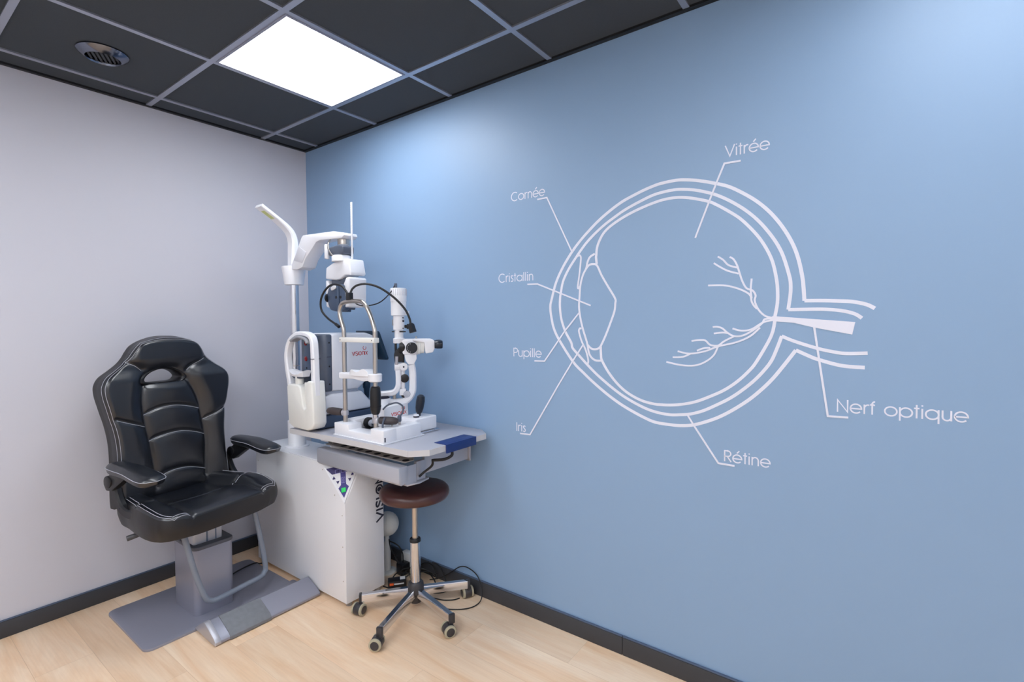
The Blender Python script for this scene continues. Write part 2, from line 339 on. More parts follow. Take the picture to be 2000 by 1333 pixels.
# ------------------------------------------------------------------ eye diagram on the blue wall
MURAL = {'outer_outline':[[(3.145,1.427),(3.123,1.44),(3.085,1.45),(3.037,1.454),(2.997,1.456),(2.953,1.457)],[(2.953,1.457),(2.95,1.503),(2.946,1.539),(2.935,1.595),(2.92,1.642),(2.899,1.687),(2.871,1.733),(2.839,1.774),(2.802,1.811),(2.761,1.843),(2.715,1.873),(2.671,1.892),(2.606,1.914),(2.559,1.925),(2.52,1.93),(2.462,1.928),(2.427,1.922),(2.388,1.912),(2.348,1.899),(2.306,1.884),(2.264,1.863),(2.221,1.837),(2.181,1.809),(2.14,1.775),(2.102,1.74),(2.064,1.699),(2.018,1.637),(1.98,1.568),(1.958,1.499),(1.949,1.459),(1.956,1.406),(1.969,1.359),(1.997,1.309),(2.066,1.216),(2.118,1.17),(2.16,1.136),(2.205,1.103),(2.249,1.074),(2.296,1.047),(2.343,1.025),(2.392,1.005),(2.439,0.991),(2.503,0.988),(2.548,0.99),(2.593,0.999),(2.644,1.019),(2.689,1.042),(2.737,1.074),(2.784,1.111),(2.825,1.151),(2.859,1.19),(2.892,1.236),(2.929,1.291)],[(2.929,1.291),(2.975,1.269),(2.997,1.261),(3.038,1.249),(3.071,1.243),(3.121,1.241)]],'middle_outline':[[(3.112,1.397),(3.093,1.411),(3.061,1.421),(3.025,1.426),(2.989,1.428),(2.905,1.428)],[(2.905,1.428),(2.911,1.476),(2.912,1.51),(2.908,1.541),(2.889,1.61),(2.868,1.657),(2.839,1.703),(2.806,1.745),(2.769,1.782),(2.73,1.813),(2.691,1.839),(2.651,1.86),(2.597,1.88),(2.555,1.89),(2.516,1.895),(2.466,1.893),(2.427,1.887),(2.388,1.875),(2.348,1.861),(2.306,1.844),(2.264,1.822),(2.225,1.8),(2.18,1.769),(2.139,1.735),(2.107,1.701),(2.078,1.666),(2.044,1.621),(2.017,1.572),(2.005,1.521),(2.001,1.497),(2.0,1.458),(2.007,1.405),(2.027,1.35),(2.057,1.301),(2.064,1.277),(2.095,1.246),(2.137,1.206),(2.178,1.17),(2.219,1.139),(2.262,1.109),(2.305,1.083),(2.351,1.061),(2.4,1.042),(2.447,1.031),(2.498,1.027),(2.536,1.031),(2.577,1.038),(2.624,1.055),(2.67,1.08),(2.719,1.11),(2.762,1.144),(2.801,1.181),(2.832,1.218),(2.855,1.253),(2.872,1.296),(2.886,1.338)],[(2.886,1.338),(2.924,1.321),(2.99,1.299),(3.033,1.289),(3.07,1.284),(3.128,1.287)]],'inner_outline':[[(2.864,1.402),(2.872,1.452),(2.872,1.502),(2.867,1.544),(2.856,1.594),(2.839,1.636),(2.814,1.68),(2.784,1.719),(2.75,1.756),(2.711,1.787),(2.671,1.815),(2.639,1.833),(2.581,1.853),(2.542,1.862),(2.507,1.865),(2.466,1.863),(2.427,1.856),(2.388,1.846),(2.348,1.834),(2.306,1.818),(2.268,1.8),(2.238,1.782),(2.216,1.763),(2.198,1.737),(2.185,1.706),(2.181,1.674),(2.18,1.663),(2.183,1.636)],[(2.2,1.289),(2.202,1.248),(2.206,1.228),(2.232,1.185),(2.267,1.143),(2.305,1.11),(2.347,1.086),(2.392,1.07),(2.439,1.063),(2.46,1.063),(2.498,1.065),(2.544,1.072),(2.597,1.087),(2.651,1.112),(2.7,1.139),(2.744,1.173),(2.78,1.21),(2.807,1.247),(2.853,1.337),(2.865,1.396)]],'lens_outline':[[(2.174,1.68),(2.151,1.668),(2.139,1.647),(2.132,1.62),(2.117,1.594),(2.104,1.55),(2.099,1.494),(2.097,1.455),(2.103,1.41),(2.116,1.359),(2.135,1.303),(2.147,1.252),(2.172,1.228),(2.206,1.227)],[(2.129,1.615),(2.145,1.633),(2.163,1.637),(2.184,1.63),(2.205,1.588),(2.235,1.539),(2.267,1.488),(2.268,1.468),(2.264,1.435),(2.246,1.387),(2.225,1.337),(2.203,1.293),(2.191,1.279),(2.172,1.274),(2.154,1.278),(2.138,1.293)]],'iris_outline':[[(2.09,1.676),(2.1,1.68),(2.107,1.671),(2.106,1.65),(2.099,1.595),(2.091,1.545),(2.095,1.537),(2.101,1.546)],[(2.108,1.362),(2.1,1.363),(2.096,1.349),(2.109,1.308),(2.127,1.274),(2.138,1.241),(2.141,1.218),(2.135,1.207)]],'blood_vessels':[[(2.865,1.4),(2.835,1.407),(2.812,1.431),(2.8,1.462),(2.803,1.48),(2.793,1.498),(2.773,1.507),(2.759,1.533),(2.749,1.565),(2.741,1.591),(2.729,1.613),(2.716,1.622)],[(2.742,1.582),(2.712,1.593),(2.694,1.613),(2.675,1.627)],[(2.747,1.56),(2.709,1.573),(2.679,1.591),(2.661,1.604)],[(2.641,1.523),(2.694,1.521),(2.734,1.511),(2.769,1.495),(2.786,1.48),(2.79,1.46),(2.798,1.444),(2.808,1.433)],[(2.79,1.54),(2.787,1.501),(2.79,1.47)],[(2.864,1.398),(2.834,1.397),(2.824,1.382),(2.796,1.358),(2.762,1.339),(2.733,1.336),(2.71,1.348),(2.692,1.364),(2.674,1.37),(2.658,1.369)],[(2.662,1.345),(2.692,1.349),(2.71,1.347)],[(2.727,1.364),(2.756,1.356),(2.79,1.361),(2.829,1.386),(2.864,1.394)],[(2.818,1.367),(2.785,1.336),(2.739,1.314),(2.677,1.298),(2.631,1.279),(2.574,1.268),(2.528,1.276)],[(2.733,1.336),(2.698,1.317),(2.677,1.301),(2.649,1.303),(2.631,1.319),(2.606,1.32),(2.581,1.316)],[(2.601,1.28),(2.625,1.29),(2.649,1.292)],[(2.509,1.252),(2.548,1.255),(2.577,1.268)],[(2.677,1.298),(2.662,1.265),(2.631,1.239),(2.593,1.224),(2.541,1.223),(2.484,1.233)]],'optic_nerve':[[(2.856,1.407),(3.095,1.385),(3.087,1.345),(2.979,1.368),(2.924,1.383),(2.861,1.389)]],'lead':[[(1.883,1.952),(1.935,1.953),(2.063,1.699)],[(1.824,1.568),(1.88,1.567),(2.154,1.461)],[(1.861,1.212),(1.917,1.213),(2.024,1.35),(2.097,1.43)],[(1.776,0.863),(1.833,0.864),(1.985,1.1),(2.066,1.221),(2.116,1.291)],[(2.568,1.031),(2.593,0.992),(2.68,0.866),(2.736,0.865)],[(2.982,1.37),(2.997,1.26),(3.023,1.077),(3.079,1.078)],[(2.752,1.959),(2.697,1.96),(2.67,1.896),(2.643,1.829),(2.594,1.703)]]}
WORDS = {'Vitrée': (2.698, 2.846, 1.982, 0.038), 'Cornée': (1.732, 1.925, 1.965, 0.045), 'Cristallin': (1.652, 1.859, 1.585, 0.04), 'Pupille': (1.738, 1.901, 1.229, 0.039), 'Iris': (1.751, 1.808, 0.873, 0.042), 'Rétine': (2.698, 2.855, 0.877, 0.039), 'Nerf optique': (3.046, 3.369, 1.094, 0.039)}
r = thing('wall_mural', 'large white line drawing of an eye with French captions on the blue wall', 'mural', (2.45, 0, 1.4))
PW = lambda a, b, h: Vector((a, -.0002-h, b))
LW = {'outer_outline': .0118, 'middle_outline': .0112, 'inner_outline': .0108, 'lens_outline': .0088, 'iris_outline': .0078, 'blood_vessels': .0064}
NL_ = 0
NAMES = {'lens_outline': 'lens', 'iris_outline': 'iris'}
for nm, w in LW.items():
    m = MB()
    for i, pl in enumerate(MURAL[nm]):
        NL_ += 1; m.strip(pl, w, PW, .0005+.00004*NL_, 4)
        if nm == 'iris_outline': m.build('iris', VINYL, r, smooth=False); m = MB()
    if nm != 'iris_outline': m.build(NAMES.get(nm, nm), VINYL, r, smooth=False)
MB().py([(a, b) for a, b in MURAL['optic_nerve'][0]], -.0002, -.0021).build('optic_nerve', VINYL, r, smooth=False)
for pl in MURAL['lead']: MB().strip(pl, .0064, PW, .0023).build('leader_line', VINYL, r, smooth=False)
for txt, (x0, x1, zb, cap) in WORDS.items():
    W_ = word_strokes(txt)[0]; kx = (x1-x0)/W_; ofs = 0
    for wd in txt.split(' '):
        ww = word_strokes(wd)[0]; m = MB(); write(m, wd, x0+ofs*kx, x0+(ofs+ww)*kx, zb, .0405, .0043, PW, .0007); ofs += ww+.46
        o = m.build('caption', VINYL, r, smooth=False); lab(o, 'caption reading '+wd)

# ------------------------------------------------------------------ refraction unit: cabinet, column, lamp arm, instrument table
r = thing('refraction_unit', 'white ophthalmic refraction unit with floor cabinet, chrome column, lamp arm and phoropter arm', 'instrument stand', (.64, -.36, 0))
X0, X1, Y0, Y1, Z0, Z1 = .210, 1.068, -.475, -.245, .022, .690
Aa, Bb, Cc = Vector((.895, Y0, Z1)), Vector((X1, -.372, Z1)), Vector((X1, Y0, .515))
v = [(X0, Y0, Z0), (X1, Y0, Z0), (X1, Y1, Z0), (X0, Y1, Z0), (X0, Y0, Z1), Aa, Bb, (X1, Y1, Z1), (X0, Y1, Z1), Cc]
f = [(0, 3, 2, 1), (0, 1, 9, 5, 4), (1, 2, 7, 6, 9), (2, 3, 8, 7), (3, 0, 4, 8), (4, 5, 6, 7, 8), (5, 9, 6)]
bm = bmesh.new(); vv = [bm.verts.new(p) for p in v]
for q in f: bm.faces.new([vv[i] for i in q])
MB.bev(bm, .003); cab = MB().frombm(bm).build('cabinet', WHITE, r)
for x, z in ((.885, .655), (.985, .545), (.235, .60), (.235, .09), (1.045, .455), (1.045, .30), (1.045, .13)): MB().cyl((x, Y0+.0005, z), (x, Y0-.0015, z), .0028, n=10).build('screw', STEEL, cab)
ft = MB()
for x in (.24, 1.045):
    for y in (Y0+.03, Y1-.03): MB().cyl((x, y, 0), (x, y, Z0+.001), .014, n=16).build('foot', mat('clear_grey_foot', (150, 146, 142), .3), r)
# slanted control panel on the cut corner
cen = (Aa+Bb+Cc)/3; nrm = (Cc-Aa).cross(Bb-Aa).normalized()
if nrm.dot(Vector((1, -1, .5))) < 0: nrm = -nrm
ey = ((Aa+Bb)/2-Cc).normalized(); ex = ey.cross(nrm).normalized(); tipo = Cc
if ex.dot(Vector((1, 1, 0))) < 0: ex = -ex
PP = lambda a, b, h: tipo+ex*a+ey*b+nrm*(h+.0005)
hh = ((Aa+Bb)/2-Cc).length; wA = (Aa-Cc).dot(ex); wB = (Bb-Cc).dot(ex)
tri = lambda k: [((wA*(1-k))*.98, hh*.985), ((wB*(1-k))*.98, hh*.985), (0, hh*k*1.15)]
def plate(poly, h0, h1, name, m, par, bev=0): return MB().prism(poly, lambda a, b: PP(a, b, h0), lambda a, b: PP(a, b, h1), bev).build(name, m, par)
cp = plate(tri(.10), -.001, .003, 'control_panel', WHITE, r, .001)
s_ = hh
fr_ = MB(); Tr = [(wA*.965, hh*.985), (0, hh*.02), (wB*.965, hh*.985)]; gx, gy = (wA+wB)/3, hh*.68; Ti = [(gx+(a-gx)*.80, gy+(b-gy)*.80) for a, b in Tr]; Ti[0] = (Ti[0][0]-.012, hh*.985); Ti[2] = (Ti[2][0]+.012, hh*.985)
for a_, b_ in ((0, 1), (1, 2)): fr_.prism([Tr[a_], Tr[b_], Ti[b_], Ti[a_]], lambda p, q: PP(p, q, -.001), lambda p, q: PP(p, q, .0055))
fr_.build('panel_frame', COVER, r)
plate([(-.055*s_/.2, .155*s_/.2), (.052*s_/.2, .155*s_/.2), (.062*s_/.2, .19*s_/.2), (-.085*s_/.2, .19*s_/.2)], .003, .0042, 'legend_band', PURPLEDK, cp)
plate([(-.013, .09), (.013, .09), (.013, .156), (-.013, .156)], .003, .0040, 'legend_stem', PURPLE, cp)
plate([(0, .03), (.030, .078), (.013, .096), (-.013, .096), (-.030, .078)], .003, .0044, 'legend_diamond', PURPLE, cp)
MB().prism([(-.011, .058), (.011, .058), (.011, .080), (-.011, .080)], lambda a, b: PP(a, b, .004), lambda a, b: PP(a, b, .009), .002).build('power_switch', GREENLIT, cp)
k = MB()
for (a, b, w_, h_) in ((0, .118, .009, .013), (-.026, .166, .012, .009), (.004, .166, .012, .009)):
    k.strip([(a-w_, b-h_), (a+w_, b-h_), (a+w_, b+h_), (a-w_, b+h_), (a-w_, b-h_)], .0018, lambda p, q, h: PP(p, q, .0044+h), .0004)
k.strip([(-.003, .112), (.003, .112), (.003, .124), (-.003, .124), (-.003, .112)], .0014, lambda p, q, h: PP(p, q, .0044+h), .0004)
k.build('key_outlines', LILAC, cp)
k = MB()
for (a, b, dr) in ((-.047, .138, 1), (-.028, .112, -1), (.047, .140, 1), (.032, .114, -1)):
    k = MB().prism([(a-.0085, b-.007*dr), (a+.0085, b-.007*dr), (a, b+.009*dr)], lambda p, q: PP(p, q, .003), lambda p, q: PP(p, q, .0038)); k.build('arrow_mark', PURPLEDK, cp)
# raised cover plate and pole foot
MB().bb((.555, Y0+.004, Z1), (.885, Y1-.004, Z1+.006), .002).build('cover_plate', COVER, r)
PX, PY = .456, -.361
MB().lathe((PX, PY, Z1), (0, 0, 1), [(.064, 0), (.064, .007), (.061, .009), (.050, .010), (.048, .013), (.048, .150), (.040, .154), (.024, .156)], 40).build('column_foot', COVER, r)
MB().cyl((PX, PY, .84), (PX, PY, 1.63), .0235, n=32).build('column', CHROME, r)
MB().cyl((PX, PY, 1.152), (PX, PY, 1.156), .0242, n=32).build('column_joint', STEEL, r)
MB().lathe((PX, PY, 1.612), (0, 0, 1), [(.046, 0), (.050, .002), (.064, .098), (.063, .104), (.050, .106), (.020, .106)], 36).build('arm_collar', COVER, r)
# lamp arm: rises from the collar and leans over the chair side
la = MB().sweep([(PX, PY, 1.70), (PX, PY, 1.80), (PX, PY-.003, 1.862), (PX, PY-.024, 1.912), (PX, PY-.075, 1.955), (PX, PY-.13, 1.990), (PX, PY-.190, 2.026)], (1, 0, 0), lambda q: .060+.010*q, lambda q: .052-.034*min(1, q*1.35), 8).build('lamp_arm', COVER, r)
def lampP(x, s, h):   # on the underside of the head
    a = Vector((0, PY-.13, 1.990)); b_ = Vector((0, PY-.190, 2.026)); d = (b_-a).normalized(); n_ = Vector((0, d.z, -d.y)); n_ = n_ if n_.z < 0 else -n_
    p = a+d*s+n_*(.0095+h); return Vector((PX+x, p.y, p.z))
MB().prism([(-.022, -.030), (.022, -.030), (.022, .045), (-.022, .045)], lambda a, b: lampP(a, b, -.002), lambda a, b: lampP(a, b, .0008), .0006).build('lamp_window', CREAM, la)
MB().prism([(-.016, -.024), (.016, -.024), (.016, .040), (-.016, .040)], lambda a, b: lampP(a, b, .0008), lambda a, b: lampP(a, b, .0016)).build('led_strip', YELLOW, la)
# phoropter arm
AY = -.361
arm = MB().py([(.478, 1.700), (.500, 1.718), (.560, 1.795), (.608, 1.862), (.622, 1.871), (.90, 1.862), (.985, 1.846), (.992, 1.832), (.970, 1.820), (.780, 1.829), (.745, 1.822), (.640, 1.742), (.610, 1.700), (.560, 1.690)], AY-.040, AY+.040, .003, 2, 18).build('phoropter_arm', COVER, r)
MB().py([(.530, 1.742), (.585, 1.812), (.655, 1.776), (.612, 1.722)], AY-.0425, AY-.0395, .001).build('access_cover', mat('arm_cover_grey', (214, 215, 224), .45), arm)
MB().cyl((.93, AY, 1.795), (.93, AY, 1.83), .030, n=24).build('swivel_pin', STEEL, arm)
# instrument table
r = thing('instrument_table', 'grey instrument table with blue grip and aluminium rails, on the white cabinet', 'table', (1.17, -.28, .69))
TZ = .857
tt = MB().pz([(.712, -.545), (1.565, -.510), (1.625, -.445), (1.625, -.075), (1.545, -.014), (.712, -.014)], TZ-.027, TZ, .002).build('table_top', TABLETOP, r)
e = MB()
P5 = [(.712, -.545), (1.565, -.510), (1.625, -.445), (1.625, -.075), (1.545, -.014)]
for i in range(4):
    a, b_ = Vector((*P5[i], 0)), Vector((*P5[i+1], 0)); d = (b_-a).normalized(); n_ = Vector((d.y, -d.x, 0))
    e.add([a+Vector((0, 0, TZ-.0265)), b_+Vector((0, 0, TZ-.0265)), b_+Vector((0, 0, TZ-.0008)), a+Vector((0, 0, TZ-.0008)), a+n_*.0012+Vector((0, 0, TZ-.0265)), b_+n_*.0012+Vector((0, 0, TZ-.0265)), b_+n_*.0012+Vector((0, 0, TZ-.0008)), a+n_*.0012+Vector((0, 0, TZ-.0008))], [(0, 1, 2, 3), (4, 7, 6, 5), (0, 4, 5, 1), (3, 2, 6, 7), (0, 3, 7, 4), (1, 5, 6, 2)])
e.build('edge_band', TABLEEDGE, tt, smooth=False)
g = MB().bb((1.556, -.350, TZ+.0002), (1.629, -.155, TZ+.003), .001).bb((1.6265, -.350, TZ-.036), (1.634, -.155, TZ+.003), .001)
g.build('touch_grip', BLUEPAD, tt)
# support rails under the table
MB().px([(-.505, .768), (-.497, .772), (-.460, .772), (-.452, .765), (-.452, .700), (-.492, .690), (-.505, .703)], .885, 1.500, .002).build('front_rail', ALU, r)
MB().bb((1.497, -.470, .688), (1.499, -.405, .768)).build('rail_end_cap', SILVER, r)
hs = MB().bb((.88, -.4515, .7775), (1.478, -.400, .7815)).build('slotted_strip', mat('bronze_grey_metal', (186, 180, 174), .45, .3), r)
for k in range(8): MB().lathe((.998+.0655*k, -.428, .7810), (0, 0, 1), [(.0165, 0), (.0165, .0008)], 20).build('slot_hole', BLACKM, hs)
MB().bb((.93, -.398, .775), (1.47, -.393, .83)).build('strip_backing', mat('strip_grey', (140, 136, 132), .6), r)
MB().bb((.72, -.39, .79), (1.46, -.10, .829), .003).build('table_carriage', mat('carriage_grey', (112, 114, 124), .5), r)
MB().bb((.74, -.392, .765), (1.35, -.29, .792), .003).build('swing_arm', COVER, r)
MB().cyl((.86, -.36, Z1), (.86, -.36, .77), .045, n=28).build('swing_pivot', COVER, r)
MB().bb((1.480, -.402, .690), (1.498, -.350, .775), .001).build('corner_bracket', SILVER, r)
MB().bb((1.470, -.345, .708), (1.490, -.055, .790), .003).build('cross_rail', ALU, r)
MB().bb((1.462, -.055, .700), (1.502, -.045, .792), .002).build('cross_rail_cap', SILVER, r)
MB().pz([(1.40, -.46), (1.50, -.46), (1.515, -.40), (1.50, -.33), (1.42, -.30), (1.36, -.36)], .680, .688, .002).build('bracket_plate', SILVER, r)
MB().bb((.92, -.462, .792), (.955, -.445, .815), .002).build('lock_block', STEEL, r)
MB().tube([(1.615, -.30, .822), (1.615, -.30, .800), (1.595, -.325, .785), (1.560, -.360, .783)], .0065).build('grip_cable', CABLE, r)
MB().tube([(1.56, -.365, .786), (1.545, -.355, .755), (1.515, -.375, .725), (1.505, -.395, .708)], .0055).build('grip_cable', CABLE, r)
# lettering up the narrow front
r = cab.parent
m = MB(); PC = lambda a, b, h: Vector((X1+.0004+h, -.2495-b, a))
write(m, 'VISI', .365, .497, 0, .0430, .0092, PC, .0006)
def pos(a, b): return (a, b)
m.strip([(.508+.026+.022*math.cos(q), .0215+.0195*math.sin(q)) for q in [R(x) for x in range(0, 361, 15)]], .0085, PC, .0006)
m.prism([(.534+.012*math.cos(R(x)), .0215+.013*math.sin(R(x))) for x in range(0, 360, 20)], lambda a, b: PC(a, b, 0), lambda a, b: PC(a, b, .0006))
write(m, 'N', .566, .605, 0, .0430, .0092, PC, .0006)
lab(m.build('lettering', INK, cab, smooth=False), 'dark VISION lettering running up the white cabinet')
# ------------------------------------------------------------------ phoropter head hanging from the arm
r = thing('phoropter', 'white phoropter head with slate blue face, hanging from the white arm', 'phoropter', (.93, -.361, 1.46))
MB().cyl((.93, -.361, 1.7), (.93, -.361, 1.795), .026, n=24).build('hanger', COVER, r)
MB().py([(.870, 1.738), (.945, 1.732), (.995, 1.738), (1.000, 1.778), (.960, 1.788), (.885, 1.782), (.868, 1.772)], -.415, -.345, .010, 3).build('tilt_clamp', SLATE, r)
MB().cyl((.842, -.400, 1.725), (.842, -.400, 1.800), .013, n=16, bev=.004).build('clamp_knob', WHITE, r)
MB().lathe((.945, -.385, 1.705), (0, 0, 1), [(.048, 0), (.048, .024), (.044, .030), (.020, .030)], 28).build('neck_disc', COVER, r)
br_ = MB().py([(.832, 1.622), (.838, 1.680), (.895, 1.700), (.975, 1.714), (1.030, 1.712), (1.048, 1.640), (1.040, 1.630), (1.000, 1.634), (.955, 1.615), (.92, 1.612)], -.405, -.315, .010, 3).build('bridge', COVER, r)
hR = MB().py([(1.008, 1.470), (1.046, 1.476), (1.052, 1.615), (1.042, 1.622), (1.024, 1.618), (1.004, 1.590), (1.002, 1.500)], -.418, -.315, .010, 3).build('lens_housing', COVER, r)
hL = MB().py([(.826, 1.480), (.846, 1.472), (.852, 1.50), (.854, 1.60), (.842, 1.616), (.826, 1.618)], -.402, -.320, .010, 3).build('lens_housing', COVER, r)
MB().py([(.862, 1.622), (.988, 1.622), (.992, 1.590), (.985, 1.46), (.965, 1.462), (.958, 1.485), (.94, 1.462), (.885, 1.462), (.866, 1.48)], -.392, -.335, .006).build('lens_body', SLATE, r)
fl = MB().lathe((.905, -.392, 1.523), (0, -1, 0), [(.052, 0), (.056, .006), (.052, .016), (.020, .020)], 32)
lc = MB().prism([(.866, 1.54), (.882, 1.574), (.908, 1.59), (.963, 1.585), (.966, 1.462), (.938, 1.452), (.893, 1.460), (.876, 1.49)], lambda a, b: (a, -.392, b), lambda a, b: (a, -.424, b), .010, 3).build('face_shield', DARKBLUE, r)
rc = MB().prism([(.972, 1.590), (1.018, 1.582), (1.024, 1.50), (1.014, 1.458), (.994, 1.452), (.974, 1.476)], lambda a, b: (a, -.392, b), lambda a, b: (a, -.424, b), .009, 3).build('face_shield', DARKBLUE, r)
MB().lathe((.950, -.423, 1.523), (0, -1, 0), [(.0075, 0), (.0075, .0022)], 16).build('sight_hole', BLACKM, lc)
MB().lathe((.988, -.423, 1.523), (0, -1, 0), [(.0075, 0), (.0075, .0022)], 16).build('sight_hole', BLACKM, rc)
MB().py([(.912, 1.574), (.946, 1.588), (.954, 1.574), (.951, 1.566), (.921, 1.557), (.914, 1.562)], -.430, -.423, .002).build('forehead_tab', WHITE, r)
MB().lathe((.872, -.412, 1.523), (-1, -.3, 0), [(.022, 0), (.022, .010), (.018, .014)], 20).build('dial', BLACKM, r)
MB().bb((.955, -.41, 1.450), (.985, -.36, 1.470), .004).build('nose_clip', DARKBLUE, r)
rod = MB().bb((.9985, -.368, 1.716), (1.0105, -.362, 2.000), .0015).build('near_point_rod', WHITE, r)
g = MB()
for k in range(26): g.bb((1.0000, -.3684, 1.730+.01*k), (1.0055 if k % 5 else 1.0085, -.3679, 1.7312+.01*k))
g.build('scale_marks', mat('scale_grey', (120, 124, 134), .5), rod, smooth=False)
MB().tube([(.868, -.395, 1.824), (.868, -.41, 1.80), (.895, -.425, 1.765), (.935, -.428, 1.730), (.945, -.415, 1.722)], .0035, 8).build('lead_wire', STEEL, r)

# ------------------------------------------------------------------ autorefractor on the left end of the table
TZ = .857
r = thing('autorefractor', 'white and slate blue autorefractor with chin rest on the left end of the table', 'autorefractor', (.80, -.33, TZ))
base = MB().px([(-.500, TZ+.004), (-.500, .895), (-.470, .925), (-.16, .925), (-.12, .90), (-.12, TZ+.004)], .715, .895, .010, 3).build('base', DARKBLUE, r)
MB().bb((.73, -.49, TZ), (.88, -.14, TZ+.006)).build('rubber_foot', BLACKM, base)
MB().px([(-.470, .930), (-.470, 1.020), (-.430, 1.035), (-.24, 1.030), (-.20, .985), (-.165, .955), (-.165, .930)], .712, .900, .014, 3, 20).build('carriage', COVER, r)
MB().px([(-.455, 1.031), (-.455, 1.047), (-.26, 1.047), (-.26, 1.029)], .722, .892, .003).build('carriage_gap', ALU, r)
body = MB().px([(-.425, 1.045), (-.425, 1.335), (-.40, 1.342), (-.21, 1.342), (-.160, 1.325), (-.138, 1.295), (-.130, 1.185), (-.150, 1.150), (-.235, 1.062), (-.262, 1.045)], .700, .902, .012, 3, 16).build('measuring_head', COVER, r)
fr = MB().pz([(.697, -.419), (.697, -.458), (.715, -.478), (.80, -.484), (.885, -.470), (.9035, -.452), (.9035, -.419)], 1.047, 1.338, .010, 3, 20).build('front_fascia', SLATE, r)
MB().pz([(.7225, -.4772), (.80, -.4865), (.8655, -.4772), (.8655, -.47), (.7225, -.47)], 1.060, 1.330, .002).build('fascia_inlay', DARKBLUE, fr)
k = MB()
for x, z, m_ in ((.770, 1.292, REDLENS), (.770, 1.212, REDLENS)): MB().lathe((x, -.483, z), (0, -1, 0), [(.0125, 0), (.0125, .0035), (.009, .0045)], 20).build('lens', m_, fr)
MB().lathe((.825, -.481, 1.265), (0, -1, 0), [(.016, 0), (.016, .004), (.010, .005)], 20).build('aperture', REDLENS, fr)
for z in (1.295, 1.175, 1.085): MB().lathe((.9033, -.438, z), (1, 0, 0), [(.0045, 0), (.0045, .0012)], 12).build('sensor', BLACKM, fr)
MB().lathe((.775, -.484, 1.165), (0, -1, 0), [(.005, 0), (.005, .0015)], 12).build('sensor', BLACKM, fr)
MB().bb((.9025, -.452, 1.222), (.9042, -.426, 1.2245)).build('height_line', INK, fr)
# forehead arch + chin unit
ar = MB().sweep([(.716, -.522, .930), (.700, -.522, 1.06), (.672, -.522, 1.18), (.671, -.522, 1.245), (.700, -.522, 1.305), (.760, -.522, 1.337), (.815, -.522, 1.343), (.872, -.522, 1.335), (.903, -.522, 1.310), (.911, -.522, 1.245), (.914, -.522, 1.12), (.918, -.522, .94)], (0, 1, 0), .036, lambda q: .022+.014*abs(2*q-1)**2, 8).build('forehead_arch', COVER, r)
MB().sweep([(.735, -.528, 1.306), (.775, -.528, 1.321), (.82, -.528, 1.325), (.866, -.528, 1.315), (.883, -.528, 1.296)], (0, 1, 0), .046, .012, 6).build('forehead_pad', mat('pad_grey', (150, 152, 160), .6), ar)
k = MB().bb((.8985, -.545, 1.218), (.925, -.5435, 1.2205)).bb((.9245, -.545, 1.218), (.9262, -.50, 1.2205)); k.build('eye_level_mark', INK, ar, smooth=False)
MB().py([(.752, .868), (.712, .885), (.706, .95), (.700, 1.072), (.708, 1.086), (.800, 1.088), (.826, 1.074), (.836, 1.030), (.845, .985), (.858, .968), (.872, .975), (.878, 1.03), (.884, 1.11), (.926, 1.11), (.936, 1.00), (.938, .90), (.920, .876), (.88, .865)], -.552, -.478, .012, 3, 20).build('chin_block', CREAM, r)
MB().bb((.835, -.535, .98), (.89, -.480, 1.10), .004).build('chin_block_recess', CREAM, r)
MB().cyl((.772, -.522, 1.08), (.772, -.522, 1.128), .021, n=20, bev=.002).build('chin_post', CREAM, r)
rows = []
for i in range(13):
    a = -1+2*i/12; row = []
    for j in range(9):
        b = -1+2*j/8; z = 1.150+.010*a*a*(1 if abs(a) < .8 else 1.0)-.010*(1-a*a)*(b < 0)-.004*b*b; row.append((.772+a*.066, -.520+b*.030*(1-.25*a*a), z))
    rows.append(row)
m = MB().grid(rows); rows2 = [[(p[0]*.7+.772*.3 if False else .772+(p[0]-.772)*.85, -.52+(p[1]+.52)*.8, 1.126) for p in q] for q in rows]
m.grid(rows2)
n_ = 9; 
m2 = MB()
ring_ = [rows[i][0] for i in range(13)]+[rows[12][j] for j in range(1, 9)]+[rows[i][8] for i in range(11, -1, -1)]+[rows[0][j] for j in range(7, 0, -1)]
ring2 = [rows2[i][0] for i in range(13)]+[rows2[12][j] for j in range(1, 9)]+[rows2[i][8] for i in range(11, -1, -1)]+[rows2[0][j] for j in range(7, 0, -1)]
m.grid([ring_, ring2], True); chin = m.build('chin_rest', COVER, r)
MB().py([(.724, 1.130), (.716, 1.137), (.828, 1.137), (.820, 1.130), (.80, 1.116), (.745, 1.116)], -.541, -.500, .003).build('chin_cup_underside', SLATE, r)
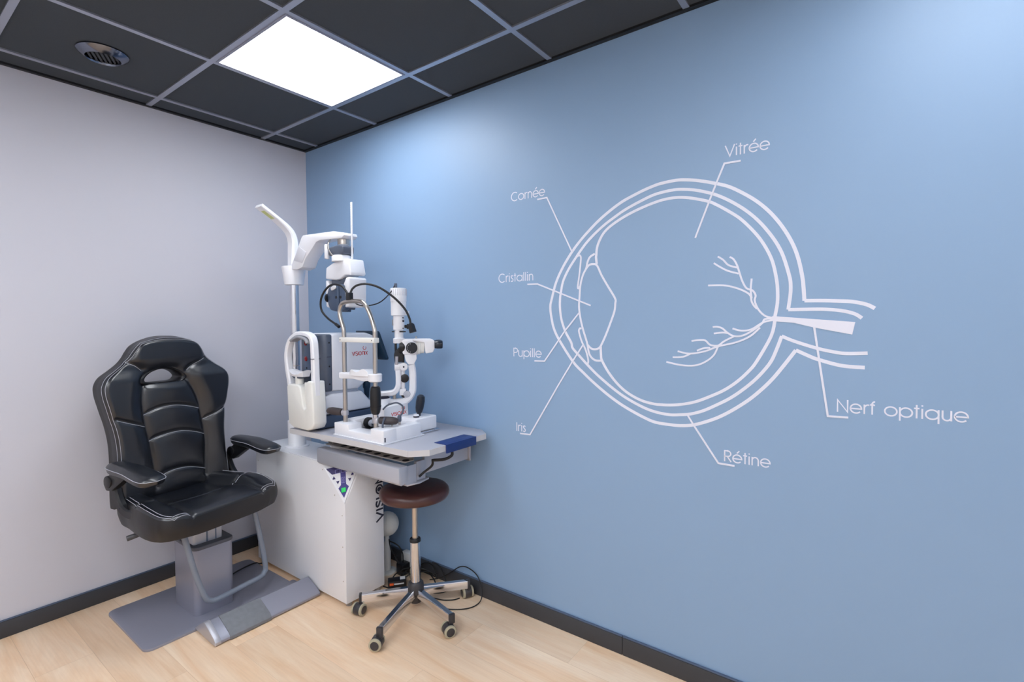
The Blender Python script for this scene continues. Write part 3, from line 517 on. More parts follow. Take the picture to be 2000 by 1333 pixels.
# display + joystick
scr = MB().prism([(.735, 1.350), (.918, 1.350), (.924, 1.342), (.924, 1.195), (.916, 1.186), (.735, 1.186)], lambda a, b: (a, -.160+(1.35-b)*.40, b), lambda a, b: (a, -.140+(1.35-b)*.40, b), .004).build('display', TEAL, r)
j = MB().lathe((.845, -.172, .955), (0, 0, 1), [(.017, 0), (.011, .012), (.010, .022), (.013, .030), (.0165, .075), (.0205, .082), (.021, .108), (.016, .116), (.006, .118)], 24).build('joystick', TEAL, r)
def visionix(mb, x0, x1, zb, cap, w, P2, lift):
    W = x1-x0; L_ = [('V', 0), ('i', .150), ('s', .215), ('i', .355), ('o', .420), ('n', .63), ('i', .79), ('X', .86)]
    gl = {'V': [[(0, .74), (.35, 0), (.7, .74)]], 'i': [[(.1, 0), (.1, .74)]], 's': [[(.62, .74), (.1, .74), (.05, .56), (.15, .40), (.5, .36), (.62, .2), (.55, 0), (.05, 0)]], 'o': [arc(.45, .37, .42, .37, 0, 360, 18)], 'n': [[(.08, 0), (.08, .6), (.2, .74), (.6, .74), (.72, .6), (.72, 0)]], 'X': [[(0, 0), (.65, .74)], [(0, .74), (.65, 0)]]}
    k = W*.205
    for ch, xo in L_:
        for q in gl[ch]: mb.strip([(x0+xo*W+a*k, zb+b*cap) for a, b in q], w, P2, lift)
    mb.strip([(x0+W*(.80+.10*math.cos(R(q))), zb+cap*1.45+W*.10*math.sin(R(q))) for q in range(150, 401, 25)], w, P2, lift)
    mb.strip([(x0+W*.735, zb+cap*1.65), (x0+W*.745, zb+cap*1.85)], w, P2, lift)
m = MB(); visionix(m, -.302, -.205, 1.222, .026, .0028, lambda a, b, h: Vector((.9022+h, a, b)), .0006); lab(m.build('logo', RED, body, smooth=False), 'red VISIONIX logo')

# ------------------------------------------------------------------ slit lamp
r = thing('slit_lamp', 'white slit lamp microscope with steel chin rest frame in the middle of the table', 'slit lamp', (1.22, -.35, TZ))
BX0, BX1, BY0, BY1 = 1.037, 1.402, -.505, -.285
MB().bb((BX0-.004, BY0-.004, TZ), (BX1+.004, BY1+.02, TZ+.006), .002).build('base_plate', COVER, r)
bs = MB().py([(BX0, TZ+.005), (BX0, .918), (1.150, .918), (1.150, .892), (1.312, .892), (1.312, .920), (BX1, .920), (BX1, TZ+.005)], BY0, BY0+.075, .004).build('front_frame', COVER, r)
MB().bb((1.312, BY0+.072, TZ+.005), (BX1, BY1, .920), .004).build('side_rail', COVER, r)
MB().bb((BX0, BY0+.072, TZ+.005), (1.10, BY1+.04, .926), .004).build('side_rail', COVER, r)
MB().bb((1.398, -.500, .868), (1.4032, -.494, .888)).build('index_mark', INK, bs)
MB().bb((1.10, BY0+.07, TZ+.004), (1.312, BY1+.02, .880), .002).build('track_bed', mat('track_grey', (70, 74, 84), .4), r)
ax = MB().cyl((1.10, -.375, .905), (1.32, -.375, .905), .011, n=16).build('axle', CHROME, r)
MB().lathe((1.118, -.375, .905), (1, 0, 0), [(.014, 0), (.026, .002), (.026, .026), (.014, .028)], 28).build('axle_wheel', BLACK, ax)
MB().lathe((1.147, -.375, .905), (1, 0, 0), [(.017, 0), (.017, .010), (.012, .012)], 24).build('axle_collar', ALU, ax)
# chin-rest frame
FY = -.465
fp = [(1.070, FY, .905), (1.071, FY, 1.00), (1.070, FY, 1.20), (1.070, FY, 1.335), (1.064, FY, 1.375), (1.042, FY, 1.425), (1.040, FY, 1.460), (1.060, FY, 1.487), (1.105, FY, 1.496), (1.165, FY, 1.496), (1.215, FY, 1.490), (1.250, FY, 1.464), (1.280, FY, 1.415), (1.302, FY, 1.360), (1.303, FY, 1.325), (1.302, FY, 1.20), (1.300, FY, 1.00), (1.300, FY, .905)]
fm = MB().tube(fp, .0105, 14, sm=5).build('chin_frame', STEEL, r)
MB().bb((1.052, FY-.016, 1.303), (1.318, FY+.012, 1.326), .003).build('forehead_bar', CREAM, r)
g = MB().cyl((1.061, FY-.0165, 1.314), (1.061, FY-.0155, 1.314), .003, n=10).cyl((1.300, FY-.0165, 1.314), (1.300, FY-.0155, 1.314), .003, n=10); g.build('bar_screws', INK, fm)
MB().lathe((1.300, FY, 1.125), (0, 0, 1), [(.024, 0), (.030, .004), (.031, .034), (.028, .038), (.012, .038)], 28).build('chin_clamp', COVER, r)
MB().py([(1.050, 1.127), (1.050, 1.158), (1.13, 1.160), (1.280, 1.160), (1.292, 1.150), (1.292, 1.132), (1.235, 1.124), (1.16, 1.132)], FY-.020, FY+.022, .005).build('chin_bar', COVER, r)
rows = []
for i in range(15):
    a = i/14; row = []
    for jx in range(9):
        b = jx/8*2-1; row.append((1.135+.145*a, FY+.004+b*.036*(1-.35*(2*a-1)**4), 1.150+.022*math.sin(math.pi*a)**.6+.010*math.sin(3*math.pi*a)*(.5-.5*b)+.010*a))
    rows.append(row)
m = MB().grid(rows); bot = [[(p[0], p[1], 1.150) for p in q] for q in rows]; m.grid(bot)
rg = lambda Q: [q[0] for q in Q]+Q[-1][1:]+[q[-1] for q in Q[-2::-1]]+Q[0][-2:0:-1]
m.grid([rg(rows), rg(bot)], True); m.build('chin_cup', WHITE, r, 50)
hd = MB().lathe((1.300, FY, .975), (0, 0, 1), [(.012, 0), (.019, .008), (.0225, .022), (.0235, .030), (.0245, .075), (.0235, .105), (.021, .125), (.0150, .130)], 26).build('height_grip', BLACK, r)
MB().lathe((1.300, FY, 1.012), (0, 0, 1), [(.0248, 0), (.0252, .002), (.0248, .004)], 26).build('grip_ring', BLACKM, hd)
MB().cyl((1.300, FY, .952), (1.300, FY, .976), .013, n=18).build('grip_socket', CHROME, r)
# patient hand grips
for (x, dx, dy) in ((1.070, -1, .12), (1.300, 1, .25)):
    p = Vector((x, FY, .962 if dx < 0 else .950)); d = Vector((dx*.35, dy-.62 if dx < 0 else dy-.1, .02 if dx < 0 else -.02)).normalized()
    if dx > 0: d = Vector((.45, .28, -.02)).normalized()
    else: d = Vector((-.62, -.20, .03)).normalized()
    o = MB().lathe(p+d*.016, d, [(.008, 0), (.017, .004), (.0185, .030), (.0185, .060), (.015, .080), (.008, .088), (.002, .089)], 22).build('hand_grip', mat('grip_brown_black', (58, 50, 52), .45), r)
    MB().lathe(p+d*.004, d, [(.0165, 0), (.0165, .008), (.012, .012)], 20).build('grip_collar', SILVER, o)
    MB().lathe(p-Vector((0, 0, .012)), (0, 0, 1), [(.0155, 0), (.0155, .024)], 20).build('collar', SILVER, r)
# sliding stage
MB().bb((1.22, -.395, .900), (1.352, -.255, .918), .003).build('stage_plate', COVER, r)
bx = MB().px([(-.388, .905), (-.388, .985), (-.375, .992), (-.240, .999), (-.236, .905)], 1.185, 1.262, .004).build('stage_box', COVER, r)
m = MB(); visionix(m, -.345, -.252, .945, .021, .0026, lambda a, b, h: Vector((1.2622+h, a, b)), .0006); lab(m.build('logo', RED, bx, smooth=False), 'red VISIONIX logo')
g = MB()
for y in (-.32, -.275): g.lathe((1.225, y, .9965), (0, 0, 1), [(.010, 0), (.010, .003)], 16)
g.build('lock_screws', INK, bx)
MB().bb((1.245, -.290, .868), (1.372, -.150, .934), .008, 3).build('rear_stage', COVER, r)
MB().bb((1.235, -.30, .858), (1.380, -.140, .866), .002).build('rear_rail', CHROME, r)
k = MB().lathe((1.345, -.262, .930), (0, 0, 1), [(.014, 0), (.014, .016), (.011, .020)], 20).build('lock_knob', COVER, r)
MB().lathe((1.345, -.262, .936), (0, 0, 1), [(.0146, 0), (.0146, .007)], 20).build('knob_band', INK, k)
MB().lathe((1.318, -.225, .925), (.10, .10, 1), [(.019, 0), (.010, .010), (.010, .022), (.016, .030), (.020, .050), (.0215, .085), (.0185, .106), (.010, .114), (.003, .115)], 24).build('joystick', mat('joystick_navy', (24, 32, 46), .35), r)
MB().tube([(1.352, -.415, .921), (1.352, -.415, .945), (1.352, -.408, .958)], .004).build('socket_stub', STEEL, r)
MB().cyl((1.352, -.372, .921), (1.352, -.372, .936), .006, n=14).build('socket', STEEL, r)
pl = MB().lathe((1.352, -.372, .934), (0, 0, 1), [(.008, 0), (.0095, .004), (.0095, .022), (.006, .030)], 16).build('plug', SLATE, r)
MB().tube([(1.352, -.372, .958), (1.356, -.358, .972), (1.352, -.350, 1.000), (1.335, -.372, 1.020), (1.312, -.405, 1.012), (1.300, -.425, .992)], .0042, 8).build('loop_cable', SLATE, r)
MB().tube([(1.345, -.462, .912), (1.345, -.462, .94), (1.35, -.455, .965)], .0045, 8).build('loop_cable', SLATE, r)
# illumination tower and microscope: both swing about the pivot, in the plane P0 + s*u
P0 = Vector((1.172, -.33, 0)); U = Vector((math.sin(R(40)), math.cos(R(40)), 0)); NN = Vector((U.y, -U.x, 0))
Q = lambda s, z, n=0: P0+U*s+NN*n+Vector((0, 0, z))
MB().lathe(Q(0, .915), (0, 0, 1), [(.046, 0), (.046, .105), (.044, .108), (.020, .108)], 32).build('pivot_column', COVER, r)
MB().lathe(Q(0, 1.023), (0, 0, 1), [(.038, 0), (.038, .012)], 32).build('angle_scale', INK, r)
def plane_prism(poly, w, bev, name, m, par=None, off=0): return MB().prism(poly, lambda a, b: Q(a, b, off-w/2), lambda a, b: Q(a, b, off+w/2), bev, 3, 18).build(name, m, par or r)
ia = MB().sweep([Q(-.01, 1.044), Q(.03, 1.045), Q(.062, 1.052), Q(.079, 1.075), Q(.082, 1.11), Q(.081, 1.16)], NN, .046, .026, 8).build('lamp_swing_arm', COVER, r)
sp = MB().cyl(Q(.103, 1.06), Q(.103, 1.17), .011, n=16).build('arm_rod', COVER, r)
MB().prism([(.086, 1.035), (.116, 1.035), (.118, 1.066), (.088, 1.066)], lambda a, b: Q(a, b, -.018), lambda a, b: Q(a, b, .02), .003).build('rod_block', COVER, r)
kn = MB().lathe(Q(.122, 1.040, .020), NN, [(.017, -.012), (.017, .0), (.015, .004)], 24).build('centring_knob', ALU, r)
MB().lathe(Q(.112, 1.040, .016), NN, [(.020, -.016), (.020, -.004)], 24).build('knob_ring', BLACK, kn)
MB().cyl(Q(.064, 1.176, 0), Q(.118, 1.176, 0), .021, n=26, bev=.006).build('hinge_barrel', COVER, r)
MB().lathe(Q(.108, 1.176, .012), NN, [(.020, -.01), (.020, .010), (.017, .013)], 26).build('hinge_cap', COVER, r)
MB().lathe(Q(.108, 1.176, .0245), NN, [(.0045, 0), (.0045, .0012)], 12).build('hinge_screw', INK, r)
TWR = .088
MB().cyl(Q(.071, 1.195), Q(.071, 1.31), .0055, n=14).build('support_rod', BLACK, r)
MB().cyl(Q(.107, 1.195), Q(.107, 1.31), .0055, n=14).build('support_rod', BLACK, r)
plane_prism([(.062, 1.232), (.066, 1.252), (.098, 1.281), (.108, 1.272), (.108, 1.200), (.082, 1.200), (.066, 1.20)], .036, .003, 'mirror_housing', BLACK)
MB().cyl(Q(.074, 1.188, .012), Q(.076, 1.228, .016), .0085, n=16).build('tilt_pin', SILVER, r)
MB().lathe(Q(TWR, 1.292), (0, 0, 1), [(.0270, 0), (.0285, .002), (.0285, .024), (.024, .026), (.0215, .027), (.0215, .075), (.024, .076)], 28).build('tower_tube', COVER, r)
tw = MB().lathe(Q(TWR, 1.358), (0, 0, 1), [(.0245, 0), (.0275, .001), (.0275, .070), (.037, .072), (.037, .076), (.0375, .140), (.039, .141), (.0395, .200), (.037, .206), (.010, .206)], 36).build('lamp_tower', COVER, r)
g = MB().lathe(Q(TWR, 1.4985), (0, 0, 1), [(.0385, 0), (.0385, .0015)], 36); 
for k in range(24):
    a = 2*math.pi*k/24; c_, s_ = math.cos(a), math.sin(a)
    g.box(Q(TWR, 1.543)+Vector((c_*.0394, s_*.0394, 0)), (.002, .002, .032))
g.build('cap_ribs', mat('cap_grey', (206, 206, 214), .4), tw)
MB().bb(Q(.122, 1.430)-Vector((.012, .014, 0)), Q(.122, 1.430)+Vector((.014, .012, .022)), .003).build('filter_box', COVER, r)
g = MB().box(Q(.108, 1.402, .022), (.012, .004, .010)).box(Q(.108, 1.418, .022), (.005, .004, .005)).box(Q(.108, 1.366, .022), (.005, .004, .005)); g.build('tower_marks', INK, r)
MB().box(Q(.061, 1.395), (.004, .012, .030), .001).build('side_window', mat('side_grey', (150, 152, 160), .4), r)
MB().lathe(Q(.126, 1.375, .0), U, [(.008, -.03), (.008, 0), (.013, .001), (.013, .008)], 18).build('slit_knob', BLACK, r)
MB().sweep([Q(.054, 1.350), Q(.066, 1.350)], NN, .010, .006, 0).build('lever', BLACK, r)
MB().sweep([Q(.09, 1.350, .022), Q(.12, 1.350, .022)], NN, .006, .007, 0).build('lever', BLACK, r)
# microscope arm
MB().sweep([Q(.03, 1.000), Q(.075, 1.000), Q(.110, 1.004), Q(.134, 1.022), Q(.149, 1.05), Q(.152, 1.09), Q(.151, 1.150), Q(.146, 1.185)], NN, .040, .034, 8).build('microscope_arm', COVER, r)
MB().cyl(Q(.062, 1.0), Q(.062, 1.04), .009, n=16).build('arm_post', STEEL, r)
MB().lathe(Q(.112, 1.118, .0), NN, [(.012, -.02), (.012, .004), (.021, .005), (.021, .014), (.018, .016)], 24).build('focus_knob', BLACK, r)
plane_prism([(.118, 1.205), (.112, 1.235), (.118, 1.245), (.170, 1.245), (.172, 1.215), (.158, 1.186), (.132, 1.186)], .050, .004, 'microscope_mount', COVER)
plane_prism([(.108, 1.236), (.102, 1.250), (.102, 1.305), (.112, 1.314), (.165, 1.314), (.176, 1.300), (.178, 1.248), (.165, 1.236)], .062, .007, 'microscope_body', COVER)
MB().lathe(Q(.1075, 1.273), -U, [(.031, -.008), (.036, -.002), (.036, .014), (.033, .019), (.025, .019), (.022, .010)], 30).build('objective_lens', BLACK, r)
kn = MB().lathe(Q(.147, 1.270, .030), NN, [(.0255, 0), (.0275, .003), (.0275, .018), (.025, .021)], 32).build('magnification_knob', mat('knob_navy', (20, 26, 36), .35), r)
g = MB()
for k in range(6):
    a = R(110+k*28); g.cyl(Q(.147+.021*math.cos(a), 1.270+.021*math.sin(a), .0505), Q(.147+.021*math.cos(a), 1.270+.021*math.sin(a), .0516), .0018, n=8)
g.build('knob_marks', LABELW, kn)
MB().lathe(Q(.172, 1.273), U, [(.038, -.005), (.040, 0), (.040, .006), (.037, .008), (.037, .016), (.033, .020), (.033, .036)], 36).build('head_ring', CREAM, r)
plane_prism([(.160, 1.300), (.150, 1.308), (.160, 1.315), (.245, 1.313), (.262, 1.300), (.262, 1.270), (.250, 1.245), (.214, 1.240), (.208, 1.294)], .080, .006, 'binocular_head', COVER)
MB().cyl(Q(.171, 1.312), Q(.171, 1.325), .0045, n=12).build('head_screw', STEEL, r)
for n_ in (-.030, .030):
    MB().lathe(Q(.258, 1.284, n_), U, [(.0175, 0), (.0195, .003), (.0205, .012), (.0215, .014), (.0215, .034), (.0185, .040), (.012, .040), (.010, .036)], 28).build('eyepiece', mat('eyepiece_navy', (22, 32, 46), .3) if n_ < 0 else bpy.data.materials['eyepiece_navy'], r)
# flexible fixation lamps and cable
MB().box((1.118, FY, 1.520), (.030, .022, .036), .003).build('clip', BLACK, r)
MB().tube([(1.108, FY, 1.530), (1.061, FY, 1.570), (0.986, FY, 1.583), (0.925, FY, 1.561), (0.883, FY, 1.514), (0.886, FY, 1.460), (0.938, FY, 1.419), (1.001, FY-.004, 1.393), (1.039, FY-.010, 1.380)], .0052, 10).build('gooseneck', CABLE, r)
MB().cyl((1.017, FY-.008, 1.389), (1.047, FY-.011, 1.376), .0075, n=14).build('gooseneck_tip', CABLE, r)
MB().tube([(1.124, FY, 1.532), (1.128, FY+.01, 1.556), (1.150, FY+.025, 1.574), (1.190, FY+.05, 1.578), (1.235, FY+.085, 1.560), (1.285, FY+.125, 1.515), (1.325, FY+.155, 1.462), (1.345, FY+.168, 1.415), (1.350, FY+.170, 1.388)], .0052, 10).build('gooseneck', CABLE, r)
dd = Vector((.25, .12, -1)).normalized(); a = Vector((1.350, FY+.170, 1.392))
MB().lathe(a, dd, [(.007, 0), (.015, .008), (.017, .046), (.014, .047)], 4).build('fixation_lamp', BLACK, r)
MB().tube([(1.132, FY+.002, 1.500), (1.165, FY+.02, 1.478), (1.200, FY+.05, 1.476), (1.222, FY+.10, 1.495), (1.225, FY+.16, 1.545), (1.218, FY+.19, 1.582)], .0028, 8).build('lamp_cable', CABLE, r)
MB().cyl(Q(.075, 1.562), Q(.075, 1.588), .0075, n=14, bev=.002).build('cable_plug', SLATE, r)
# ------------------------------------------------------------------ black examination chair
CX, CY = .444, -.868
r = thing('examination_chair', 'black leather examination chair on a grey lift column with footrest', 'chair', (CX, CY, 0))
TH = Matrix.Rotation(R(11), 4, 'Z')
def lerp_tab(tab, z):
    if z <= tab[0][0]: return tab[0][1]
    n = len(tab)
    for i in range(n-1):
        (a, x), (b, y) = tab[i], tab[i+1]
        if z <= b:
            sl = (y-x)/(b-a); s0 = (x-tab[i-1][1])/(a-tab[i-1][0]) if i else sl; s1 = (tab[i+2][1]-y)/(tab[i+2][0]-b) if i < n-2 else sl
            m0 = (sl+s0)/2; m1 = (sl+s1)/2; h = b-a; t = (z-a)/h
            return x*(2*t**3-3*t*t+1)+h*m0*(t**3-2*t*t+t)+y*(3*t*t-2*t**3)+h*m1*(t**3-t*t)
    return tab[-1][1]
# floor plate, column
bp = MB().pz([(.158, -1.165), (.158, -.505), (.655, -.505), (.655, -1.165)], .004, .012, 0)
def rounded(x0, y0, x1, y1, rad, n=6):
    o = []
    for cx, cy, a in ((x1-rad, y1-rad, 0), (x0+rad, y1-rad, 90), (x0+rad, y0+rad, 180), (x1-rad, y0+rad, 270)):
        o += [(cx+rad*math.cos(R(a+90*i/n)), cy+rad*math.sin(R(a+90*i/n))) for i in range(n+1)]
    return o
MB().pz(rounded(.158, -1.172, .660, -.505, .035), .0, .012, .002, 2, 40).build('base_plate', GREYMETAL, r)
MB().pz(rounded(.312, -.942, .566, -.765, .028), .010, .325, .002, 2, 50).build('lift_column', GREYMETAL, r)
MB().pz(rounded(.309, -.945, .569, -.762, .028), .322, .341, .006, 2, 50).build('column_cap', mat('dark_grey_cap', (84, 86, 96), .45), r)
ic = MB().pz(rounded(.352, -.930, .528, -.800, .012), .335, .475, .001, 1, 50)
icb = ic.build('inner_column', ALU, r)
MB().bb((.5275, -.875, .342), (.5286, -.867, .47)).bb((.5275, -.835, .342), (.5286, -.829, .47)).build('column_groove', mat('groove_blue_grey', (96, 112, 136), .4), icb)
# footrest bar on the floor in front
fb = [(.655, .010), (.655, .020), (.752, .072), (.842, .030), (.858, .017), (.858, .008), (.835, .005)]
MB().py([(.60, .010), (.66, .014), (.735, .064), (.748, .070), (.842, .030), (.856, .018), (.856, .006), (.82, .004)], -.972, -.482, .002).build('foot_bar', GREYMETAL, r)
MB().py([(.648, .012), (.742, .0725), (.756, .0735), (.846, .0325), (.8585, .019), (.8585, .006), (.82, .003)], -.980, -.955, .002).build('foot_bar_end', SILVER, r)
MB().py([(.742, .0715), (.752, .0735), (.847, .0325), (.8605, .0185), (.8605, .004), (.855, .004), (.852, .016), (.842, .028), (.75, .066)], -.918, -.735, .001).build('rubber_pad', carpet_mat(), r)
MB().cyl((.835, -.955, 0), (.835, -.955, .006), .012, n=14).cyl((.835, -.505, 0), (.835, -.505, .006), .012, n=14).build('glide', LABELW, r)
MB().pz([(.52, -.70), (.66, -.78), (.66, -.62)], .012, .016, .001).build('brace_plate', GREYMETAL, r)
# foot loop
fz = [(.10, -.198, .470), (.132, -.192, .400), (.160, -.165, .250), (.178, -.130, .130), (.186, -.085, .100), (.186, .06, .100), (.186, .165, .100), (.182, .205, .125), (.168, .215, .26), (.140, .212, .43), (.125, .210, .480)]
fz = [(.150, -.175, .480), (.160, -.170, .430), (.180, -.140, .260), (.196, -.108, .140), (.202, -.085, .112), (.206, -.055, .104), (.206, .06, .104), (.206, .165, .104), (.204, .190, .114), (.198, .204, .145), (.185, .192, .28), (.165, .172, .44), (.160, .168, .480)]
MB(TH).tube(fz, .0125, 14, sm=5).build('foot_loop', GREYTUBE, r)
# ---- backrest: one padded sheet front and back, seams pressed into it
LC = -.008
WT = [(.50, .262), (.56, .268), (.72, .262), (.84, .262), (.92, .272), (1.01, .292), (1.08, .305), (1.115, .303), (1.15, .283), (1.18, .243), (1.21, .207), (1.24, .186), (1.28, .168), (1.315, .146), (1.330, .126), (1.337, .112)]
SEAMS = [[(-.200, 1.218), (-.165, 1.200), (-.138, 1.177)], [(.165, 1.218), (.10, 1.182), (.075, 1.160)],
 [(-.130, 1.115), (-.139, 1.071), (-.143, 1.014), (-.140, .952), (-.134, .890), (-.124, .833), (-.110, .70), (-.105, .60)],
 [(.070, 1.115), (.094, 1.071), (.119, 1.005), (.131, .927), (.141, .843), (.146, .772), (.140, .68), (.135, .60)],
 [(-.140, .962), (-.11, .974), (-.077, .985), (-.03, .990), (.013, .988), (.07, .974), (.123, .955)], [(-.124, .833), (-.09, .845), (-.053, .852), (-.01, .856), (.031, .854), (.09, .838), (.143, .815)],
 [(-.105, .641), (-.07, .658), (-.029, .668), (.01, .669), (.05, .664), (.10, .648), (.138, .632)],
 [(-.262, .958), (-.211, .935), (-.138, .905)], [(.258, .945), (.20, .918), (.140, .893)]]
SP = [[Vector((a, b)) for a, b in [(p.x, p.y) for p in catmull([(q[0], q[1], 0) for q in s], 6)]] for s in SEAMS]
HOLE = [(-.130, 1.120), (-.122, 1.141), (-.092, 1.163), (-.047, 1.175), (-.003, 1.171), (.036, 1.153), (.057, 1.131), (.054, 1.117), (.034, 1.106), (-.035, 1.104), (-.108, 1.108)]
HP = [Vector((p.x, p.y)) for p in catmull([(a, b, 0) for a, b in HOLE], 5, True)]
def seg_d(p, a, b):
    ab = b-a; t = max(0, min(1, (p-a).dot(ab)/max(1e-9, ab.length_squared))); return (p-(a+ab*t)).length
def line_d(p, Lp, closed=False):
    d = min(seg_d(p, a, b) for a, b in zip(Lp, Lp[1:]))
    return min(d, seg_d(p, Lp[-1], Lp[0])) if closed else d
def inside(p, poly):
    c = False
    for i in range(len(poly)):
        a, b = poly[i], poly[i-1]
        if (a.y > p.y) != (b.y > p.y) and p.x < (b.x-a.x)*(p.y-a.y)/(b.y-a.y)+a.x: c = not c
    return c
cl = lambda z: lerp_tab([(.55, -.112), (.70, -.112), (.833, -.124), (.95, -.140), (1.03, -.143), (1.115, -.130), (1.17, -.125)], z)
cr_ = lambda z: lerp_tab([(.55, .137), (.70, .142), (.843, .141), (1.0, .119), (1.07, .094), (1.115, .075), (1.17, .07)], z)
ss = lambda x: 0 if x <= 0 else 1 if x >= 1 else x*x*(3-2*x)
ZB, ZT = .545, 1.337
def back_plane(z): return -.175-.055*((z-.5)/.84)
def front_f(l, z):
    w = lerp_tab(WT, z); u = (l-LC)/max(.02, w)
    e = min(1, (1-min(1, abs(u)))*w/.030); et = min(1, max(0, (ZT-z))/.035); eb = min(1, max(0, z-ZB)/.05)
    rnd = math.sqrt(max(0, 1-(1-e)**2))*math.sqrt(max(0, 1-(1-et)**2))*math.sqrt(max(0, 1-(1-eb)**2))
    p = Vector((l, z)); h = .030*rnd
    a, b = cl(z), cr_(z)
    if z < 1.19:
        o = max(a-l, l-b); k = ss(1-(z-1.12)/.07)
        h += .022*ss((o+.012)/.085)*rnd*k                                   # side bolsters
        if a < l < b: h += .010*math.sin(math.pi*(l-a)/(b-a))*k
    hd = ss((z-1.17)/.06)*ss((.20-abs(l-LC))/.06); h += .020*hd*rnd      # head pad
    d = min(line_d(p, s) for s in SP); h -= (.008*math.exp(-(d/.009)**2)+.006*math.exp(-(d/.030)**2))*min(1, rnd*1.4)
    dh = line_d(p, HP, True); h -= .016*math.exp(-(dh/.020)**2)
    return back_plane(z)+h
NU, NV = 141, 180
zs = [ZB+(ZT-ZB)*(1-(1-i/(NV-1))**1.0) for i in range(NV)]
F_ = []; B_ = []
for z in zs:
    w = lerp_tab(WT, z); rf = []; rb = []
    for j in range(NU):
        u = -1+2*j/(NU-1); u = math.sin(u*math.pi/2)*.35+u*.65; l = LC+u*w
        rf.append(Vector((front_f(l, z), l, z)))
        e = min(1, (1-abs(u))*w/.06); et = min(1, (ZT-z)/.05); rnd = math.sqrt(max(0, 1-(1-e)**2))*math.sqrt(max(0, 1-(1-et)**2))
        rb.append(Vector((back_plane(z)-.030-.030*rnd, l, z)))
    F_.append(rf); B_.append(rb)
def warp(p):
    k = ss((p.z-1.20)/.137); w = max(.05, lerp_tab(WT, p.z)); u = min(1, abs(p.y-LC)/w); return Vector((p.x, p.y, p.z-.026*k*u**2.4))
F_ = [[warp(p) for p in q] for q in F_]; B_ = [[warp(p) for p in q] for q in B_]
def sheet(G, flip=False):
    m = MB(TH); n = NU; fs = []
    for i in range(NV-1):
        for j in range(n-1):
            c = (G[i][j]+G[i+1][j+1])/2
            if inside(Vector((c.y, c.z)), HP): continue
            fs.append((i*n+j, i*n+j+1, (i+1)*n+j+1, (i+1)*n+j))
    m.add([p for q in G for p in q], fs); return m
bk = sheet(F_).build('backrest', LEATHER, r, 60)
back = sheet(B_)
rim = lambda G: [G[i][0] for i in range(NV)]+G[-1][1:]+[G[i][-1] for i in range(NV-2, -1, -1)]+G[0][-2:0:-1]
back.grid([rim(F_), rim(B_)], True); back.build('back_shell', LEATHERSIDE, r, 50)
on = lambda l, z, h=.0012: Vector((front_f(l, z)+h, l, z))
# headrest opening: moulded ring through the cushion
rows = []
for a, b in [(p.x, p.y) for p in HP]: pass
hc = Vector((-.033, 1.135))
def ringrow(k, f): return [Vector((f+back_plane(p.y), hc.x+(p.x-hc.x)*k, hc.y+(p.y-hc.y)*k*1.0)) for p in HP]
m = MB(TH); m.grid([ringrow(1.16, .004), ringrow(1.15, .018), ringrow(1.06, .022), ringrow(.95, .018), ringrow(.90, .004), ringrow(.92, -.06), ringrow(1.05, -.088), ringrow(1.12, -.082), ringrow(1.10, -.06)], True)
m.build('opening_ring', BLACK, r, 50)
# stitching and piping
st = MB(TH)
for s in SP[4:9]: st.tube([on(p.x, p.y-.0045) for p in s], .0012, 6, sm=0)
for s in SP[0:2]: st.tube([on(p.x, p.y-.0045) for p in s], .0011, 6, sm=0)
for ins in (.005, .013):
    for sg in (-1, 1):
        pts = []
        for i in range(0, NV, 2):
            z = zs[i]; w = lerp_tab(WT, z)
            if z > ZT-.004-ins: break
            pts.append(on(LC+sg*(w-ins), z, .0008))
        zq = ZT-.004-ins; pts.append(on(LC+sg*(lerp_tab(WT, zq)-ins), zq, .0008))
        st.tube([warp(p) for p in pts], .0010, 6, sm=0)
    z = ZT-.004-ins; w = lerp_tab(WT, z)-ins; st.tube([warp(on(LC+w*(-1+2*i/20), z, .0008)) for i in range(21)], .0010, 6, sm=0)
st.build('stitching', THREAD, bk)
# ---- seat cushion
SWT = [(-.225, .220), (-.20, .232), (-.10, .250), (0, .272), (.10, .288), (.18, .286), (.222, .274), (.245, .246), (.258, .20)]
SC = -.015
def seat_w(f): return lerp_tab(SWT, f)
SS1 = [(-.20, -.150), (-.05, -.165), (.10, -.190), (.20, -.192), (.256, -.190)]; SS2 = [(-.20, .125), (-.05, .135), (.10, .155), (.20, .158), (.256, .158)]
CROSS = [(.035, -.185), (.060, -.10), (.072, -.015), (.060, .07), (.035, .150)]; WNG1 = [(.005, -.28), (.035, -.24), (.045, -.19)]; WNG2 = [(.005, .25), (.035, .21), (.045, .155)]
SSP = [[Vector((p.x, p.y)) for p in catmull([(a, b, 0) for a, b in s], 6)] for s in (SS1, SS2, CROSS, WNG1, WNG2)]
FE = .258
def seat_top(f, l):
    w = seat_w(f); u = (l-SC)/w
    e = min(1, (1-min(1, abs(u)))*w/.05); ef = min(1, max(0, FE-f)/.050)
    rnd = math.sqrt(max(0, 1-(1-e)**2)); rf = math.sqrt(max(0, 1-(1-ef)**2))
    s1 = lerp_tab(SS1, f); s2 = lerp_tab(SS2, f)
    h = .556+.012*rf*rnd-.010*(1-rf)
    o = max(s1-l, l-s2); h += .038*ss((o+.01)/.055)*(1-.80*ss((f-.0)/.20))*(.72+.28*rnd)
    h += .012*ss((f+.05)/.2)*(1-ss((f-.12)/.13))
    h -= .012*math.exp(-((f+.06)/.12)**2)*(1 if s1 < l < s2 else .3)
    d = min(line_d(Vector((f, l)), s) for s in SSP); h -= .009*math.exp(-(d/.009)**2)
    return h
NF, NL = 90, 90
rows = []; bot = []
